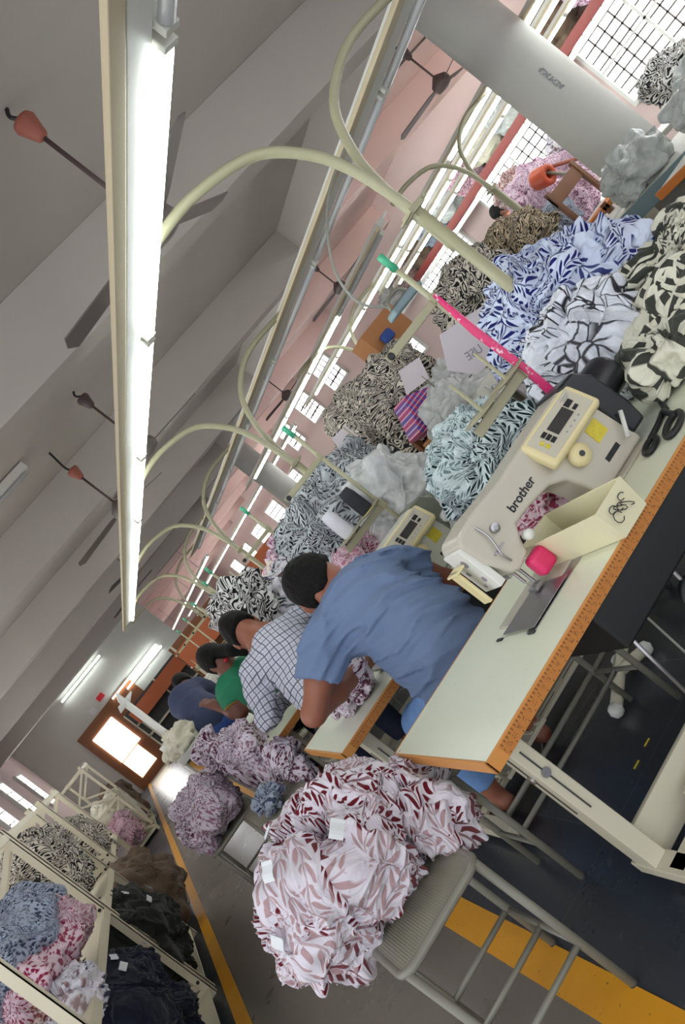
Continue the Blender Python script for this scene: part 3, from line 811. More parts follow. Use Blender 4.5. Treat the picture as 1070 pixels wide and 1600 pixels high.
def machine(x, y, label, body='mach', housing='blackm', cap='blackm', detail=True, tex='brother'):
    """x, y: needle position; the arm runs to +x"""
    t = thing('sewing_machine', (x, y, T), label, 'sewing machine', 'lockstitch sewing machines')
    yf, yb = y - .065, y + .065
    # bed
    MB().box(x - .13, x + .46, y - .10, y + .11, T + .0005, T + .006).build('bed_plate', M[body], t, .002)
    # arm, column and head in one casting
    prof = [(-.075, T + .165), (-.085, T + .245), (-.07, T + .262), (.0, T + .268), (.12, T + .258), (.30, T + .262), (.43, T + .262), (.475, T + .235), (.48, T + .15), (.485, T + .006),
            (.27, T + .006), (.262, T + .06), (.245, T + .11), (.20, T + .142), (.12, T + .155), (.06, T + .158), (.035, T + .125), (.02, T + .095), (-.03, T + .085), (-.05, T + .10)]
    MB().prism([(x + a, b) for a, b in prof], yf, yb, 'y').build('arm_casting', M[body], t, .016, seg=4)
    # face plate at the head end, needle bar, presser foot, thumb screws
    fp = MB().prism([(y - .05, T + .10), (y + .05, T + .10), (y + .055, T + .24), (y - .055, T + .24)], x - .094, x - .07, 'x')
    o = fp.build('face_plate', M['white'], t, .004)
    if detail:
        build_each([MB().lathe([(r, 0), (r * .9, .002)], Matrix.Translation((x - .094, y + a, T + b)) @ Matrix.Rotation(-math.pi / 2, 4, 'Y'), 14)
                    for a, b, r in ((-.015, .20, .013), (.02, .17, .008), (-.02, .14, .009), (.01, .12, .006))], 'printed_mark', M['inkgrey'], o)
    nb = MB().tube([(x - .03, y - .01, T + .10), (x - .03, y - .01, T + .045)], .005, 8).tube([(x - .03, y - .01, T + .045), (x - .03, y - .01, T + .008)], .0012, 6)
    nb.tube([(x - .01, y - .005, T + .10), (x - .01, y - .005, T + .025)], .005, 8).box(x - .035, x - .005, y - .03, y + .012, T + .012, T + .022).box(x - .05, x + .02, y - .025, y + .02, T + .085, T + .105)
    nb.build('needle_bar', M['steel'], t, .001)
    if detail:
        gd = MB().box(x - .005, x + .055, y - .075, y - .03, T + .022, T + .085)
        o = gd.build('finger_guard', M['pink'], t, .014, seg=4)
    st = MB().lathe([(.004, 0), (.011, .004), (.011, .018), (.014, .02), (.014, .03), (.004, .032)], Matrix.Translation((x + .045, yf, T + .125)) @ Matrix.Rotation(math.pi / 2, 4, 'X'), 16)
    st.build('tension_knob', M['white'], t, 0, True)
    th = MB().tube(bez([(x - .02, yf - .004, T + .24), (x - .02, yf - .01, T + .2), (x - .035, yf - .01, T + .15), (x - .03, yf - .004, T + .12)], 6), .003, 6)
    th.box(x - .045, x - .005, yf - .006, yf, T + .158, T + .164).lathe([(.013, 0), (.013, .012), (.006, .014)], Matrix.Translation((x + .01, yf, T + .20)) @ Matrix.Rotation(math.pi / 2, 4, 'X'), 14)
    th.build('thread_guide', M['steel'], t, 0, False)
    MB().box(x - .135, x - .10, y - .03, y + .04, T + .20, T + .207).box(x - .128, x - .118, y - .01, y + .035, T + .09, T + .207).build('guard_bracket', M['yellowcream'], t, .003)
    # control panel
    Mp = Matrix.Translation((x + .345, yf - .012, T + .205)) @ Matrix.Rotation(math.radians(-28), 4, 'X')
    MB().box(-.118, .118, -.018, .018, -.052, .056, Mp).build('control_panel', M['yellowcream'], t, .013, seg=4)
    pnl = t.children if False else [c for c in bpy.data.objects if c.parent == t and c.name.startswith('control_panel')][-1]
    MB().box(-.10, .10, -.0195, -.0175, -.038, .044, Mp).build('panel_face', M['panelface'], pnl, .0008)
    MB().box(-.035, .045, -.0215, -.0195, -.012, .022, Mp).build('display', M['lcd'], pnl)
    build_each([MB().box(-.063, -.045, -.0215, -.0195, -.014 + i * .014, -.003 + i * .014, Mp) for i in range(3)] + [MB().box(.052, .070, -.0215, -.0195, -.012, -.002, Mp), MB().box(.050, .075, -.0215, -.0195, .006, .022, Mp)], 'button', M['black'], pnl)
    build_each([MB().box(-.085, -.073, -.0215, -.0195, -.012, .0, Mp), MB().box(-.085, -.073, -.0215, -.0195, .006, .016, Mp)], 'indicator', M['sticker'], pnl)
    if detail:
        mk = MB()
        for i in range(4): mk.box(-.02 + i * .02, -.014 + i * .02, -.0205, -.0195, -.028, -.024, Mp)
        mk.box(.055, .09, -.0205, -.0195, .032, .034, Mp).box(.060, .085, -.0205, -.0195, .026, .028, Mp).build('panel_print', M['inkgrey'], pnl)
    # motor
    Mm = Matrix.Translation((x + .49, y + .01, T + .165)) @ Matrix.Rotation(math.pi / 2, 4, 'Y')
    MB().lathe([(.060, 0), (.062, .03), (.060, .13), (.054, .142), (.03, .146)], Mm, 32).build('motor', M[cap], t, 0, True)
    hz = MB().prism([(x + .43, T + .268), (x + .50, T + .262), (x + .535, T + .215), (x + .545, T + .10), (x + .535, T + .03), (x + .475, T + .03), (x + .465, T + .12), (x + .455, T + .20)], yf - .006, yb + .012, 'y')
    hz.build('motor_housing', M[housing], t, .010, seg=3)
    MB().tube([(x + .49, y - .085, T + .10), (x + .44, y - .087, T + .045)], .0065, 10).build('reverse_lever', M['white'], t, 0, True)
    kn = MB().lathe([(.022, 0), (.031, .003), (.033, .014), (.030, .024), (.010, .026)], Matrix.Translation((x + .315, yf, T + .125)) @ Matrix.Rotation(math.pi / 2, 4, 'X'), 28)
    o = kn.build('stitch_dial', M['yellowcream'], t, 0, True)
    MB().lathe([(.008, 0), (.008, .003)], Matrix.Translation((x + .315, yf - .026, T + .125)) @ Matrix.Rotation(math.pi / 2, 4, 'X'), 14).build('dial_centre', M['darkgrey'], o)
    MB().box(x + .385, x + .435, yf - .0015, yf, T + .095, T + .145).build('warning_sticker', M['sticker'], t)
    MB().box(x + .36, x + .42, yf - .0015, yf, T + .045, T + .060).build('rating_plate', M['black'], t)
    if tex:
        Mt = Matrix.Translation((x + .075, yf - .001, T + .180)) @ Matrix.Rotation(math.pi / 2, 4, 'X')
        text_mesh(tex, .035, .0006, 'lettering', M['ink'], t, Mt)
    if detail:
        pl = MB().box(x - .17, x + .10, y - .145, y - .10, T + .0006, T + .002).build('slide_plate', M['steel'], t)
        MB().box(x - .16, x + .0, y - .142, y + .04, T + .0062, T + .0075).build('throat_plate', M['steel'], t)
        build_each([MB().box(x - .175, x - .165, y + .04, y + .075, T + .0006, T + .004), MB().box(x - .175, x - .165, y - .15, y - .115, T + .0006, T + .004)], 'hinge_pad', M['black'], t, bevel=.002)
    return t
m1 = machine(.88, 2.09, 'large cream sewing machine with pink guard and black motor on the nearest table')
m2 = machine(.86, 3.36, 'sewing machine with grey-green motor in front of the man in the blue shirt', 'mach2', 'greymotor', 'greymotor', True, None)
for i, l in ((2, 'sewing machine in front of the man in the checked shirt'), (3, 'sewing machine in front of the woman in the green blouse'), (4, 'sewing machine on the fifth table from the camera'), (5, 'sewing machine on the sixth table from the camera'), (6, 'sewing machine on the seventh table from the camera')):
    dup(m2, (.86, TY[i] + .36, T), l)

# ------------------------------------------------------------------ thread stands
def stand(x, y, label, cones=()):
    t = thing('thread_stand', (x, y, T), label, 'thread stand', 'thread stands on the sewing tables')
    MB().tube([(x, y, T), (x, y, 1.50)], .0095, 12).build('upright', M['poleP'], t, 0, True)
    MB().tube([(x, y, 1.49), (x, y, 1.555)], .012, 12).build('cap', M['green'], t, 0, True)
    MB().box(x - .012, x + .012, y - .012, y + .012, 1.34, 1.37).box(x - .25, x, y - .004, y + .004, 1.335, 1.360).build('guide_arm', M['armP'], t, .003)
    MB().box(x - .26, x + .01, y - .005, y + .005, 1.000, 1.032).box(x - .015, x + .015, y - .014, y + .014, .995, 1.036).build('cone_arm', M['armP'], t, .003)
    hk = MB()
    for xx in (x - .235,): hk.lathe([(.008, 0), (.012, .002), (.008, .004)], Matrix.Translation((xx, y - .004, 1.347)) @ Matrix.Rotation(math.pi / 2, 4, 'X'), 12)
    hk.build('guide_eye', M['black'], t)
    for xx, yy in ((x - .07, y - .02), (x - .20, y - .02)):
        o = MB().lathe([(.01, 0), (.072, .010), (.074, .014), (.03, .012), (.006, .014), (.005, .13)], Matrix.Translation((xx, yy + .0, 1.036)), 24).build('spool_disc', M['armP'], t, 0, True)
    return t
stands = [stand(1.46, 2.28, 'thread stand wrapped in pink tape beside the near sewing machine'), stand(1.35, 3.60, 'thread stand on the blue-shirted man\'s table, green cap')]
o = MB().tube([(1.46 + .006, 2.27, 1.36), (1.455, 2.268, 1.2), (1.46, 2.268, 1.0), (1.45, 2.27, .84)], [.008, .014, .013, .017], 10).build('tape_wrap', M['pinktape'], stands[0], 0, True)
for i in range(2, 8):
    dup(stands[1], (1.35 if i != 3 else 1.2, TY[i] + .58, T), ['', '', 'thread stand on the checked-shirt man\'s table', 'thread stand on the green-bloused woman\'s table', 'thread stand on the fifth table', 'thread stand on the sixth table', 'thread stand on the seventh table', 'thread stand on the farthest table'][i])

def spool(x, y, z, matn, label, tilt=0.0):
    t = thing('thread_cone', (x, y, z), label, 'thread cone')
    Mx = Matrix.Translation((x, y, z)) @ Matrix.Rotation(tilt, 4, 'Y')
    MB().lathe([(.012, -.012), (.03, -.010), (.03, 0), (.014, .006)], Mx, 20).build('core', M['yellowplug'] if matn == 'thread_b' else M['mach2'], t, 0, True)
    MB().lathe([(.030, 0), (.034, .006), (.032, .10), (.026, .135), (.010, .137)], Mx, 24).build('thread', M[matn], t, 0, True)
    return t
spool(1.28, 3.58, 1.05, 'thread_b', 'black thread cone on the stand by the blue-shirted man')
spool(1.15, 3.58, 1.05, 'thread_w', 'white thread cone on the stand by the blue-shirted man')
spool(1.18, 5.05, 1.05, 'thread_b', 'black thread cone just right of the checked-shirt man\'s head')

# ------------------------------------------------------------------ open bin on the near table
t = thing('parts_bin', (.99, 1.93, T), 'open cream bin with a black scribble on its end, on the nearest table', 'bin')
bx = [(.935, 2.13), (.945, 1.745), (1.045, 1.745), (1.045, 2.11)]
bc = Vector((.99, 1.93))
def ringz(k, z): return [(bc.x + (p[0] - bc.x) * k[0], bc.y + (p[1] - bc.y) * k[1], z) for p in bx]
vs = ringz((1, 1), T + .001) + ringz((1.16, 1.04), T + .090) + ringz((1.08, 1.015), T + .090) + ringz((.92, .975), T + .006)
fs = [(3, 2, 1, 0), (12, 13, 14, 15)]
for lay in (0, 4, 8): fs += [(lay + i, lay + (i + 1) % 4, lay + 4 + (i + 1) % 4, lay + 4 + i) for i in range(4)]
endp = MB().add(vs, fs).build('shell', M['bincream'], t, .0015)
mb = MB()
cx, cz = .99, T + .048
for k in range(3):
    pts = [(cx - .022 + .02 * k + .013 * math.cos(a + k), 1.7395 - .0065, cz - .004 + .008 * (k % 2) + .014 * math.sin(a)) for a in [q * .7 for q in range(9)]]
    mb.tube(pts, .0012, 5)
    pts = [(cx - .018 + .02 * k + .011 * math.cos(a), 1.7395 - .0065, cz + .016 - .010 * (k % 2) + .008 * math.sin(a)) for a in [q * .8 for q in range(7)]]
    mb.tube(pts, .0012, 5)
mb.build('scribble', M['ink'], endp)

# scissors on the near table
t = thing('scissors', (1.38, 1.95, T), 'black-handled scissors lying on the near table right of the machine', 'scissors')
def ring(cx, cy, rx, ry, a, r, z):
    return [(cx + rx * math.cos(q) * math.cos(a) - ry * math.sin(q) * math.sin(a), cy + rx * math.cos(q) * math.sin(a) + ry * math.sin(q) * math.cos(a), z) for q in [2 * math.pi * i / 28 for i in range(28)]]
z = T + .008
MB().tube(ring(1.335, 1.86, .058, .026, .55, .008, z), .0085, 10, True).tube(bez([(1.385, 1.895, z), (1.41, 1.94, z), (1.44, 1.99, z)], 8), [.009] * 16 + [.007], 8).build('handle', M['black'], t, 0, True)
MB().tube(ring(1.29, 1.925, .040, .021, .6, .007, z), .0075, 10, True).tube(bez([(1.325, 1.955, z), (1.38, 1.965, z), (1.44, 1.99, z)], 8), [.008] * 16 + [.006], 8).build('handle', M['black'], t, 0, True)
MB().prism([(1.43, 1.98), (1.445, 1.97), (1.575, 2.13), (1.57, 2.14)], T + .002, T + .006, 'z').prism([(1.425, 1.985), (1.44, 1.978), (1.60, 2.11), (1.595, 2.118)], T + .0062, T + .009, 'z').build('blade', M['darkgrey'], t)

# ------------------------------------------------------------------ stools
def stool(x0, x1, y0, y1, z, label, group='steel stools', splay=.0, rail=.16):
    t = thing('stool', ((x0 + x1) / 2, (y0 + y1) / 2, 0), label, 'stool', group)
    cx, cy, w, d = (x0 + x1) / 2, (y0 + y1) / 2, (x1 - x0) / 2, (y1 - y0) / 2
    def rr(w, d, r, n=6):
        out = []
        for sx, sy, a0 in ((1, 1, 0), (-1, 1, 90), (-1, -1, 180), (1, -1, 270)):
            for i in range(n + 1):
                a = math.radians(a0 + 90 * i / n); out.append((cx + sx * (w - r) + r * math.cos(a), cy + sy * (d - r) + r * math.sin(a)))
        return out
    MB().prism(rr(w - .012, d - .012, .045), z - .012, z + .001, 'z').build('seat', M['seat'], t, .003)
    MB().tube([(a, b, z - .007) for a, b in rr(w - .008, d - .008, .045)], .0115, 10, True).build('rim', M['greypaint'], t, 0, True)
    L = []
    for sx in (-1, 1):
        for sy in (-1, 1):
            a = (cx + sx * (w - .018), cy + sy * (d - .018), z - .01); b = (cx + sx * (w - .018 + splay), cy + sy * (d - .018 + splay), .005)
            o = MB().tube([a, b], .0115, 12).build('leg', M['greypaint'], t, 0, True); L.append(b)
            MB().tube([b, (b[0], b[1], .0)], .0125, 12).build('leg_tip', M['darkgrey'], o)
    both = ((0, 2), (1, 3)) if group == 'steel stools' else ()
    for zz, pr_ in ((rail, ((0, 1), (2, 3))), (rail + .005, both)):
        for i, j in pr_:
            MB().tube([(L[i][0], L[i][1], zz), (L[j][0], L[j][1], zz)], .0085, 10).build('stretcher', M['greypaint'], t, 0, True)
    MB().tube([((L[0][0] + L[1][0]) / 2, (L[0][1] + L[1][1]) / 2, rail), ((L[2][0] + L[3][0]) / 2, (L[2][1] + L[3][1]) / 2, rail)], .0085, 10).build('cross_rail', M['greypaint'], t, 0, True)
    return t
stool(-.08, .235, 2.05, 2.50, .485, 'nearest grey steel stool, half covered by the maroon leaf heap', splay=.0)
stool(.40, 1.06, 2.50, 2.82, .49, 'wide grey bench the man in the blue shirt sits on', 'operator benches')
stool(.40, 1.0, 4.0, 4.30, .49, 'wide grey bench under the man in the checked shirt', 'operator benches')
stool(.40, .95, 5.42, 5.72, .49, 'wide grey bench under the woman in the green blouse', 'operator benches')
stool(-.02, .28, 4.10, 5.15, .49, 'long grey steel stool holding a small grey bundle')
stool(-.27, .10, 5.2, 5.95, .49, 'grey steel stool under the long pale print heap')
# ------------------------------------------------------------------ heaps of garments
def slip(parent, d, w=.035, h=.048, turn=0.0):
    """a small woven care label lying on the outermost cloth in direction d from the heap centre"""
    me = parent.data; n = len(me.vertices); V = np.empty(n * 3, np.float32); me.vertices.foreach_get('co', V); V = V.reshape(-1, 3)
    c = V.mean(0); d = np.array(d, float); d /= np.linalg.norm(d); q = V - c; L = np.linalg.norm(q, axis=1) + 1e-6
    k = np.where((q @ d) / L > .985, L, 0); p = Vector(c + d * (k.max() + .001)); dv = Vector(d)
    Mx = Matrix.Translation(p) @ dv.to_track_quat('Z', 'Y').to_matrix().to_4x4() @ Matrix.Rotation(turn, 4, 'Z')
    vs = []; m_ = 5
    for t_ in (0, -.0015):
        for jj in (0, 1):
            for i in range(m_ + 1): vs.append(Mx @ Vector((h * (i / m_ - .5), w * (jj - .5), .004 * math.sin(i * 1.1) + t_)))
    k = m_ + 1; fs = []
    for i in range(m_):
        fs += [(i, i + 1, k + i + 1, k + i), (2 * k + i, 3 * k + i, 3 * k + i + 1, 2 * k + i + 1), (i, 2 * k + i, 2 * k + i + 1, i + 1), (k + i, k + i + 1, 3 * k + i + 1, 3 * k + i)]
    return MB().add(vs, fs).build('care_label', M['tagm'], parent)

h1 = heap('garment_heap', (.07, 2.42, .62), (.25, .28, .21), M['maroon'], 12, 'large heap of maroon leaf print garments on the nearest stool', res=110, patches=22, amp=.034, freq=11, zmin=.485, size=(.4, .8), lump=.2, inside=.55)
# the part of the heap that hangs over the left of the stool
h1b = heap('garment_heap', (-.10, 2.45, .585), (.13, .24, .15), M['maroon'], 31, 'maroon leaf garments hanging over the aisle side of the nearest stool', res=64, patches=9, amp=.03, freq=9, zmin=.42, inside=.5)
h1c = heap('garment_heap', (.29, 2.36, .52), (.10, .24, .15), M['maroon'], 44, 'maroon leaf garments hanging off the table side of the nearest stool', res=56, patches=7, amp=.03, freq=9, zmin=.42, inside=.3)
for dd, tt in (((.2, -1, .35), .4), ((-.5, -.6, .6), 1.2), ((-.3, .2, 1), .3), ((-.9, -.5, .1), .8)): slip(h1, dd, turn=tt)

def H(*a, **k): return heap('garment_heap', *a, **k)
# cloth under work and in the laps of the operators
H((.58, 3.22, .75), (.11, .16, .075), M['wine'], 3, 'small wine print garment on the table left of the blue-shirted man', res=44, patches=7, zmin=.682, amp=.018, freq=14)
H((1.02, 3.26, .74), (.11, .12, .06), M['maroon'], 4, 'maroon leaf garment under the needle in front of the blue-shirted man', res=30, patches=5, zmin=.69, amp=.015, freq=14)
H((1.16, 2.29, .73), (.10, .12, .07), M['magenta'], 5, 'magenta and white garment behind the arm of the near machine', res=36, patches=5, zmin=.682, amp=.015, freq=14)
H((.29, 4.95, .71), (.11, .33, .15), M['wine'], 6, 'wine print garments spilling off the table by the green-bloused woman', res=60, patches=12, zmin=.4, amp=.03, freq=10, sag=.1)
H((.20, 5.3, .80), (.10, .22, .12), M['wine'], 66, 'wine print garment the woman in green holds', res=44, patches=8, zmin=.5, amp=.03, freq=10)
H((.32, 4.45, .56), (.08, .16, .13), M['wine'], 61, 'wine print garment hanging behind the checked-shirt man\'s table end', res=40, patches=6, zmin=.3, amp=.02, freq=10)
H((-.07, 5.55, .65), (.21, .42, .15), M['wine'], 7, 'long heap of wine print garments on the farther stool in the aisle', res=72, patches=14, zmin=.49, amp=.035, freq=10)
H((-.23, 5.5, .58), (.08, .26, .12), M['wine'], 77, 'wine print garments hanging off the aisle side of the farther stool', res=40, patches=6, zmin=.42, amp=.025, freq=10)
H((.12, 4.45, .545), (.075, .13, .06), M['bluegrey'], 8, 'small grey knotted bundle on the long stool', res=36, patches=4, zmin=.49, amp=.02, freq=12)
# centre row behind the machines
H((1.95, 2.60, .95), (.31, .36, .27), M['blueleaf'], 9, 'big heap of blue leaf print garments right of the nearest pole', res=96, patches=16, amp=.045, freq=7.5, size=(.45, .9), zmin=.70, inside=.45)
H((1.74, 2.36, .88), (.20, .22, .16), M['loop'], 10, 'white garments with thin curling lines below the blue leaf heap', res=64, patches=9, amp=.03, freq=8, zmin=.682, inside=0)
H((2.02, 2.14, .755), (.42, .36, .17), M['stripe'], 11, 'heap of bold black and cream striped garments at the right frame edge', res=96, patches=16, amp=.04, freq=6.5, size=(.5, 1.0), zmin=.682, inside=0, rot=.4)
H((1.62, 1.99, .75), (.13, .12, .08), M['stripe'], 111, 'end of the striped heap lying by the scissors', res=56, patches=6, amp=.02, freq=9, zmin=.682, inside=0)
H((1.41, 2.72, .865), (.25, .26, .18), M['greenleaf'], 13, 'heap of green and black leaf garments behind the near machine arm', res=84, patches=14, amp=.032, freq=10, zmin=.69)
H((1.32, 4.05, 1.09), (.28, .33, .27), M['greyleaf'], 14, 'tall heap of grey and black print garments behind the blue-shirted man', res=84, patches=18, amp=.035, freq=11, zmin=.7, inside=.5)
H((1.14, 3.82, .92), (.22, .14, .10), M['magenta'], 15, 'magenta print garments at the blue-shirted man\'s shoulder', res=56, patches=9, amp=.02, freq=13, zmin=.7)
H((1.62, 4.4, 1.12), (.25, .3, .22), M['greyleaf'], 16, 'dark grey print garments between the second pole and the plastic sheet', res=56, patches=10, amp=.03, freq=11, zmin=.7)
H((2.40, 5.1, 1.22), (.40, .42, .30), M['zebra'], 17, 'large heap of zebra print garments in the middle of the hall', res=84, patches=18, amp=.03, freq=10, zmin=.8, inside=0)
H((2.75, 5.35, 1.25), (.26, .30, .26), M['zebra'], 171, 'zebra print garments right of the large zebra heap', res=56, patches=10, amp=.03, freq=10, zmin=.8, inside=0)
H((3.12, 4.55, 1.22), (.28, .34, .24), M['zebra'], 18, 'zebra print heap behind the nearest pole', res=72, patches=14, amp=.03, freq=10, zmin=.8, inside=0)
H((4.0, 5.15, 1.16), (.30, .34, .22), M['zebra_tan'], 19, 'heap of tan zebra print garments left of the round column', res=64, patches=14, amp=.03, freq=9, zmin=.8, inside=0)
H((.90, 5.04, 1.13), (.21, .2, .24), M['zebra_small'], 20, 'zebra print heap above the checked-shirt man', res=56, patches=12, amp=.025, freq=12, zmin=.72, inside=0)
H((1.17, 5.0, 1.05), (.17, .17, .14), M['whitefloral'], 21, 'pale floral garments right of the checked-shirt man\'s head', res=44, patches=8, amp=.025, freq=11, zmin=.7)
H((1.58, 6.15, 1.08), (.27, .26, .24), M['mauve'], 22, 'mauve print heap under the orange-brown board', res=44, patches=10, amp=.025, freq=11, zmin=.72)
H((1.40, 6.1, 1.0), (.16, .16, .2), M['offwhite'], 221, 'off-white garments below the mauve heap', res=36, patches=6, amp=.02, freq=11, zmin=.72)
H((5.95, 6.7, 1.22), (.45, .40, .36), M['mauve'], 23, 'large heap of mauve print garments by the window', res=72, patches=18, amp=.035, freq=9, zmin=.8)
H((6.35, 6.5, 1.38), (.22, .25, .18), M['whitefloral'], 24, 'pale blue print garments on top right of the mauve heap', res=44, patches=8, amp=.03, freq=9, zmin=1.1)
H((6.15, 7.2, 1.55), (.16, .2, .14), M['rust'], 241, 'reddish garments on top of the mauve heap', res=36, patches=6, amp=.03, freq=9, zmin=1.3)
H((5.35, 6.3, 1.02), (.22, .22, .16), M['bluegrey'], 242, 'blue print garments at the foot of the mauve heap', res=40, patches=7, amp=.03, freq=9, zmin=.8)
H((6.0, 5.0, 1.05), (.26, .30, .18), M['zebra_small'], 25, 'zebra print heap under the nearest window', res=56, patches=10, amp=.03, freq=8, zmin=.85, inside=0)
# left-hand racks
H((-1.06, 4.62, .42), (.27, .62, .32), M['navy'], 26, 'heap of navy garments on the near rack floor', res=90, patches=18, amp=.045, freq=7, zmin=.10, lump=.15, f=.95)
H((-1.03, 6.05, .42), (.30, .58, .36), M['olive'], 27, 'heap of dark olive garments beyond the navy heap', res=84, patches=18, amp=.045, freq=7, zmin=.06, lump=.15, f=.95)
H((-.95, 7.55, .40), (.32, .52, .30), M['tan'], 28, 'heap of brown garments on the rack beyond the olive heap', res=64, patches=14, amp=.03, freq=9, zmin=.06, f=.95)
H((-1.0, 4.3, 1.12), (.24, .42, .13), M['bluegrey'], 29, 'blue grey print garments topmost on the near rack', res=60, patches=12, amp=.03, freq=11, zmin=.98, f=.95)
H((-.98, 4.25, .98), (.26, .40, .12), M['magenta'], 30, 'pink print garments under the blue grey ones on the near rack', res=60, patches=12, amp=.03, freq=11, zmin=.84, f=.95)
H((-1.05, 4.05, .88), (.20, .22, .08), M['rust'], 311, 'rust print garments under the pink ones on the near rack', res=44, patches=8, amp=.025, freq=11, zmin=.79, f=.95)
H((-.93, 3.9, .80), (.13, .20, .09), M['whitefloral'], 32, 'white floral garment bunched at the edge of the near rack', res=52, patches=8, amp=.025, freq=10, zmin=.7, f=.95)
H((-1.25, 3.5, .90), (.18, .22, .18), M['whitefloral'], 33, 'pale blue print garments at the lower left corner of the near rack', res=44, patches=8, amp=.025, freq=10, zmin=.7, f=.95)
H((-1.03, 6.4, 1.12), (.24, .46, .26), M['zebra'], 34, 'zebra print garments inside the second rack', res=72, patches=14, amp=.03, freq=8, zmin=.84, inside=0, f=.95)
H((-1.03, 8.3, 1.0), (.22, .50, .26), M['zebra'], 35, 'zebra print garments on the third rack', res=60, patches=12, amp=.03, freq=8, zmin=.7, inside=0, f=.95)
H((-1.15, 15.0, .6), (.3, .8, .3), M['offwhite'], 36, 'pale sack-like garments in the far rack', res=36, patches=8, amp=.04, freq=7, zmin=.1, f=.95)
H((-1.15, 14.2, .42), (.2, .3, .2), M['magenta'], 37, 'pink garment in the far rack', res=30, patches=5, amp=.04, freq=7, zmin=.1, f=.95)
H((-1.1, 17.5, .55), (.3, .9, .35), M['tan'], 38, 'dull brown garments beyond the far rack', res=36, patches=8, amp=.04, freq=7, zmin=.06, f=.95)
for dd, tt in (((.9, -.3, .5), .4), ((.9, .2, .1), 1.2), ((.8, -.6, .3), .2)): slip([o for o in COL.objects if o.get('label', '').startswith('heap of navy')][0], dd, turn=tt)
for dd, tt in (((.9, -.1, .4), .4), ((.9, .3, .0), 1.2), ((.9, -.5, .0), .2)): slip([o for o in COL.objects if o.get('label', '').startswith('heap of dark olive')][0], dd, turn=tt)

# plastic sheets and bags
def P(c, r, mt, seed, lab, **k):
    kw = dict(patches=5, res=44, amp=.014, freq=4.5, f=.95, lump=.32); kw.update(k)
    o = heap('plastic_bag', c, r, M[mt], seed, lab, 'plastic bag', **kw); del o['kind']; return o
P((1.48, 3.75, .95), (.20, .16, .20), 'plastic', 51, 'big crumpled clear plastic sheet behind the second machine', zmin=.7, res=56)
P((1.46, 3.15, .78), (.16, .13, .10), 'plastic', 52, 'clear plastic scrunched beside the green leaf heap', zmin=.69)
P((4.40, 4.35, .90), (.17, .27, .15), 'plastic2', 53, 'milky plastic bag with its end over the blue-grey bench edge', zmin=.80, res=60)
P((4.40, 3.55, .92), (.22, .30, .13), 'plastic2', 54, 'long milky plastic bag lying on the orange-edged table', zmin=.80, res=60)
P((4.92, 4.0, .92), (.12, .24, .15), 'plastic2', 55, 'bluish grey plastic bag against the round column', zmin=.8)
P((2.30, 4.2, .92), (.20, .22, .16), 'plastic', 56, 'clear plastic bag beside the purple striped package', zmin=.78)
P((2.5, 4.5, 1.0), (.16, .16, .14), 'plastic', 57, 'clear plastic bag behind the dark wooden shelf', zmin=.8)
P((.17, 7.2, .88), (.15, .2, .12), 'offwhite', 58, 'off-white cloth bundle on the near end of the checking table', zmin=.84)
# ------------------------------------------------------------------ centre trough and second line furniture
t = thing('centre_trough', (2.1, 1.9, 0), 'long cream work trough running behind the nearest line of machines', 'trough')
MB().box(1.83, 2.17, 1.75, 9.9, T - .04, T).build('deck', M['top'], t, .003)
MB().box(1.83, 1.85, 3.3, 9.9, T, T + .10).box(2.15, 2.17, 5.9, 9.9, T, T + .10).build('side_board', M['cream'], t, .003)
for yy in (2.0, 4.1, 6.6, 9.7):
    for xx in (1.88, 2.12): MB().box(xx - .02, xx + .02, yy - .02, yy + .02, 0, T - .04).build('leg', M['cream'], t, .003)
t = thing('wooden_shelf', (2.5, 4.5, 0), 'dark wooden shelf with a brown edge behind the thread stand', 'shelf')
MB().box(2.2, 3.2, 4.25, 4.85, .78, .82).build('board', M['wood'], t, .004)
MB().box(2.22, 3.1, 4.78, 4.83, .82, 1.02).build('back_board', M['wood'], t, .004)
for xx in (2.22, 3.1):
    for yy in (4.3, 4.8): MB().box(xx, xx + .04, yy - .02, yy + .02, 0, .78).build('leg', M['wood'], t)
t = thing('package', (2.3, 4.75, .82), 'purple and pink striped package standing on the wooden shelf', 'package')
Mx = Matrix.Translation((2.29, 4.55, 1.06)) @ Matrix.Rotation(.5, 4, 'Y')
MB().box(-.11, .11, -.10, .10, -.12, .11, Mx).build('wrapper', M['purple'], t, .015)
MB().box(-.05, .03, -.103, -.10, -.02, .02, Mx).build('white_print', M['paper'], t)
t = thing('package', (2.25, 4.5, .82), 'brown box under the purple striped package', 'box')
MB().box(2.2, 2.5, 4.42, 4.70, .821, .94).build('carton', M['cardboard'], t, .004)
for yy, lb in ((1.80, 'second-line sewing table under the bold striped heap at the right frame edge'), (3.57, 'second-line sewing table behind the thread stand, carrying a machine'), (6.25, 'second-line sewing table far down the hall')):
    dup(tabs[4], (2.185, yy, 0), lb, group='sewing tables of the second line')
m3 = machine(2.34, 4.02, 'sewing machine on the second line, head behind the thread stand arm', 'mach2', 'greymotor', 'greymotor', False, None)
dup(m3, (2.5, 6.7, T), 'sewing machine far on the second line')
t = thing('orange_carton', (2.1, 3.6, 0), 'orange-brown cardboard carton beside the second-line machine', 'box')
MB().box(1.93, 2.12, 3.55, 3.80, T, T + .14).build('carton', M['cardboard'], t, .004)
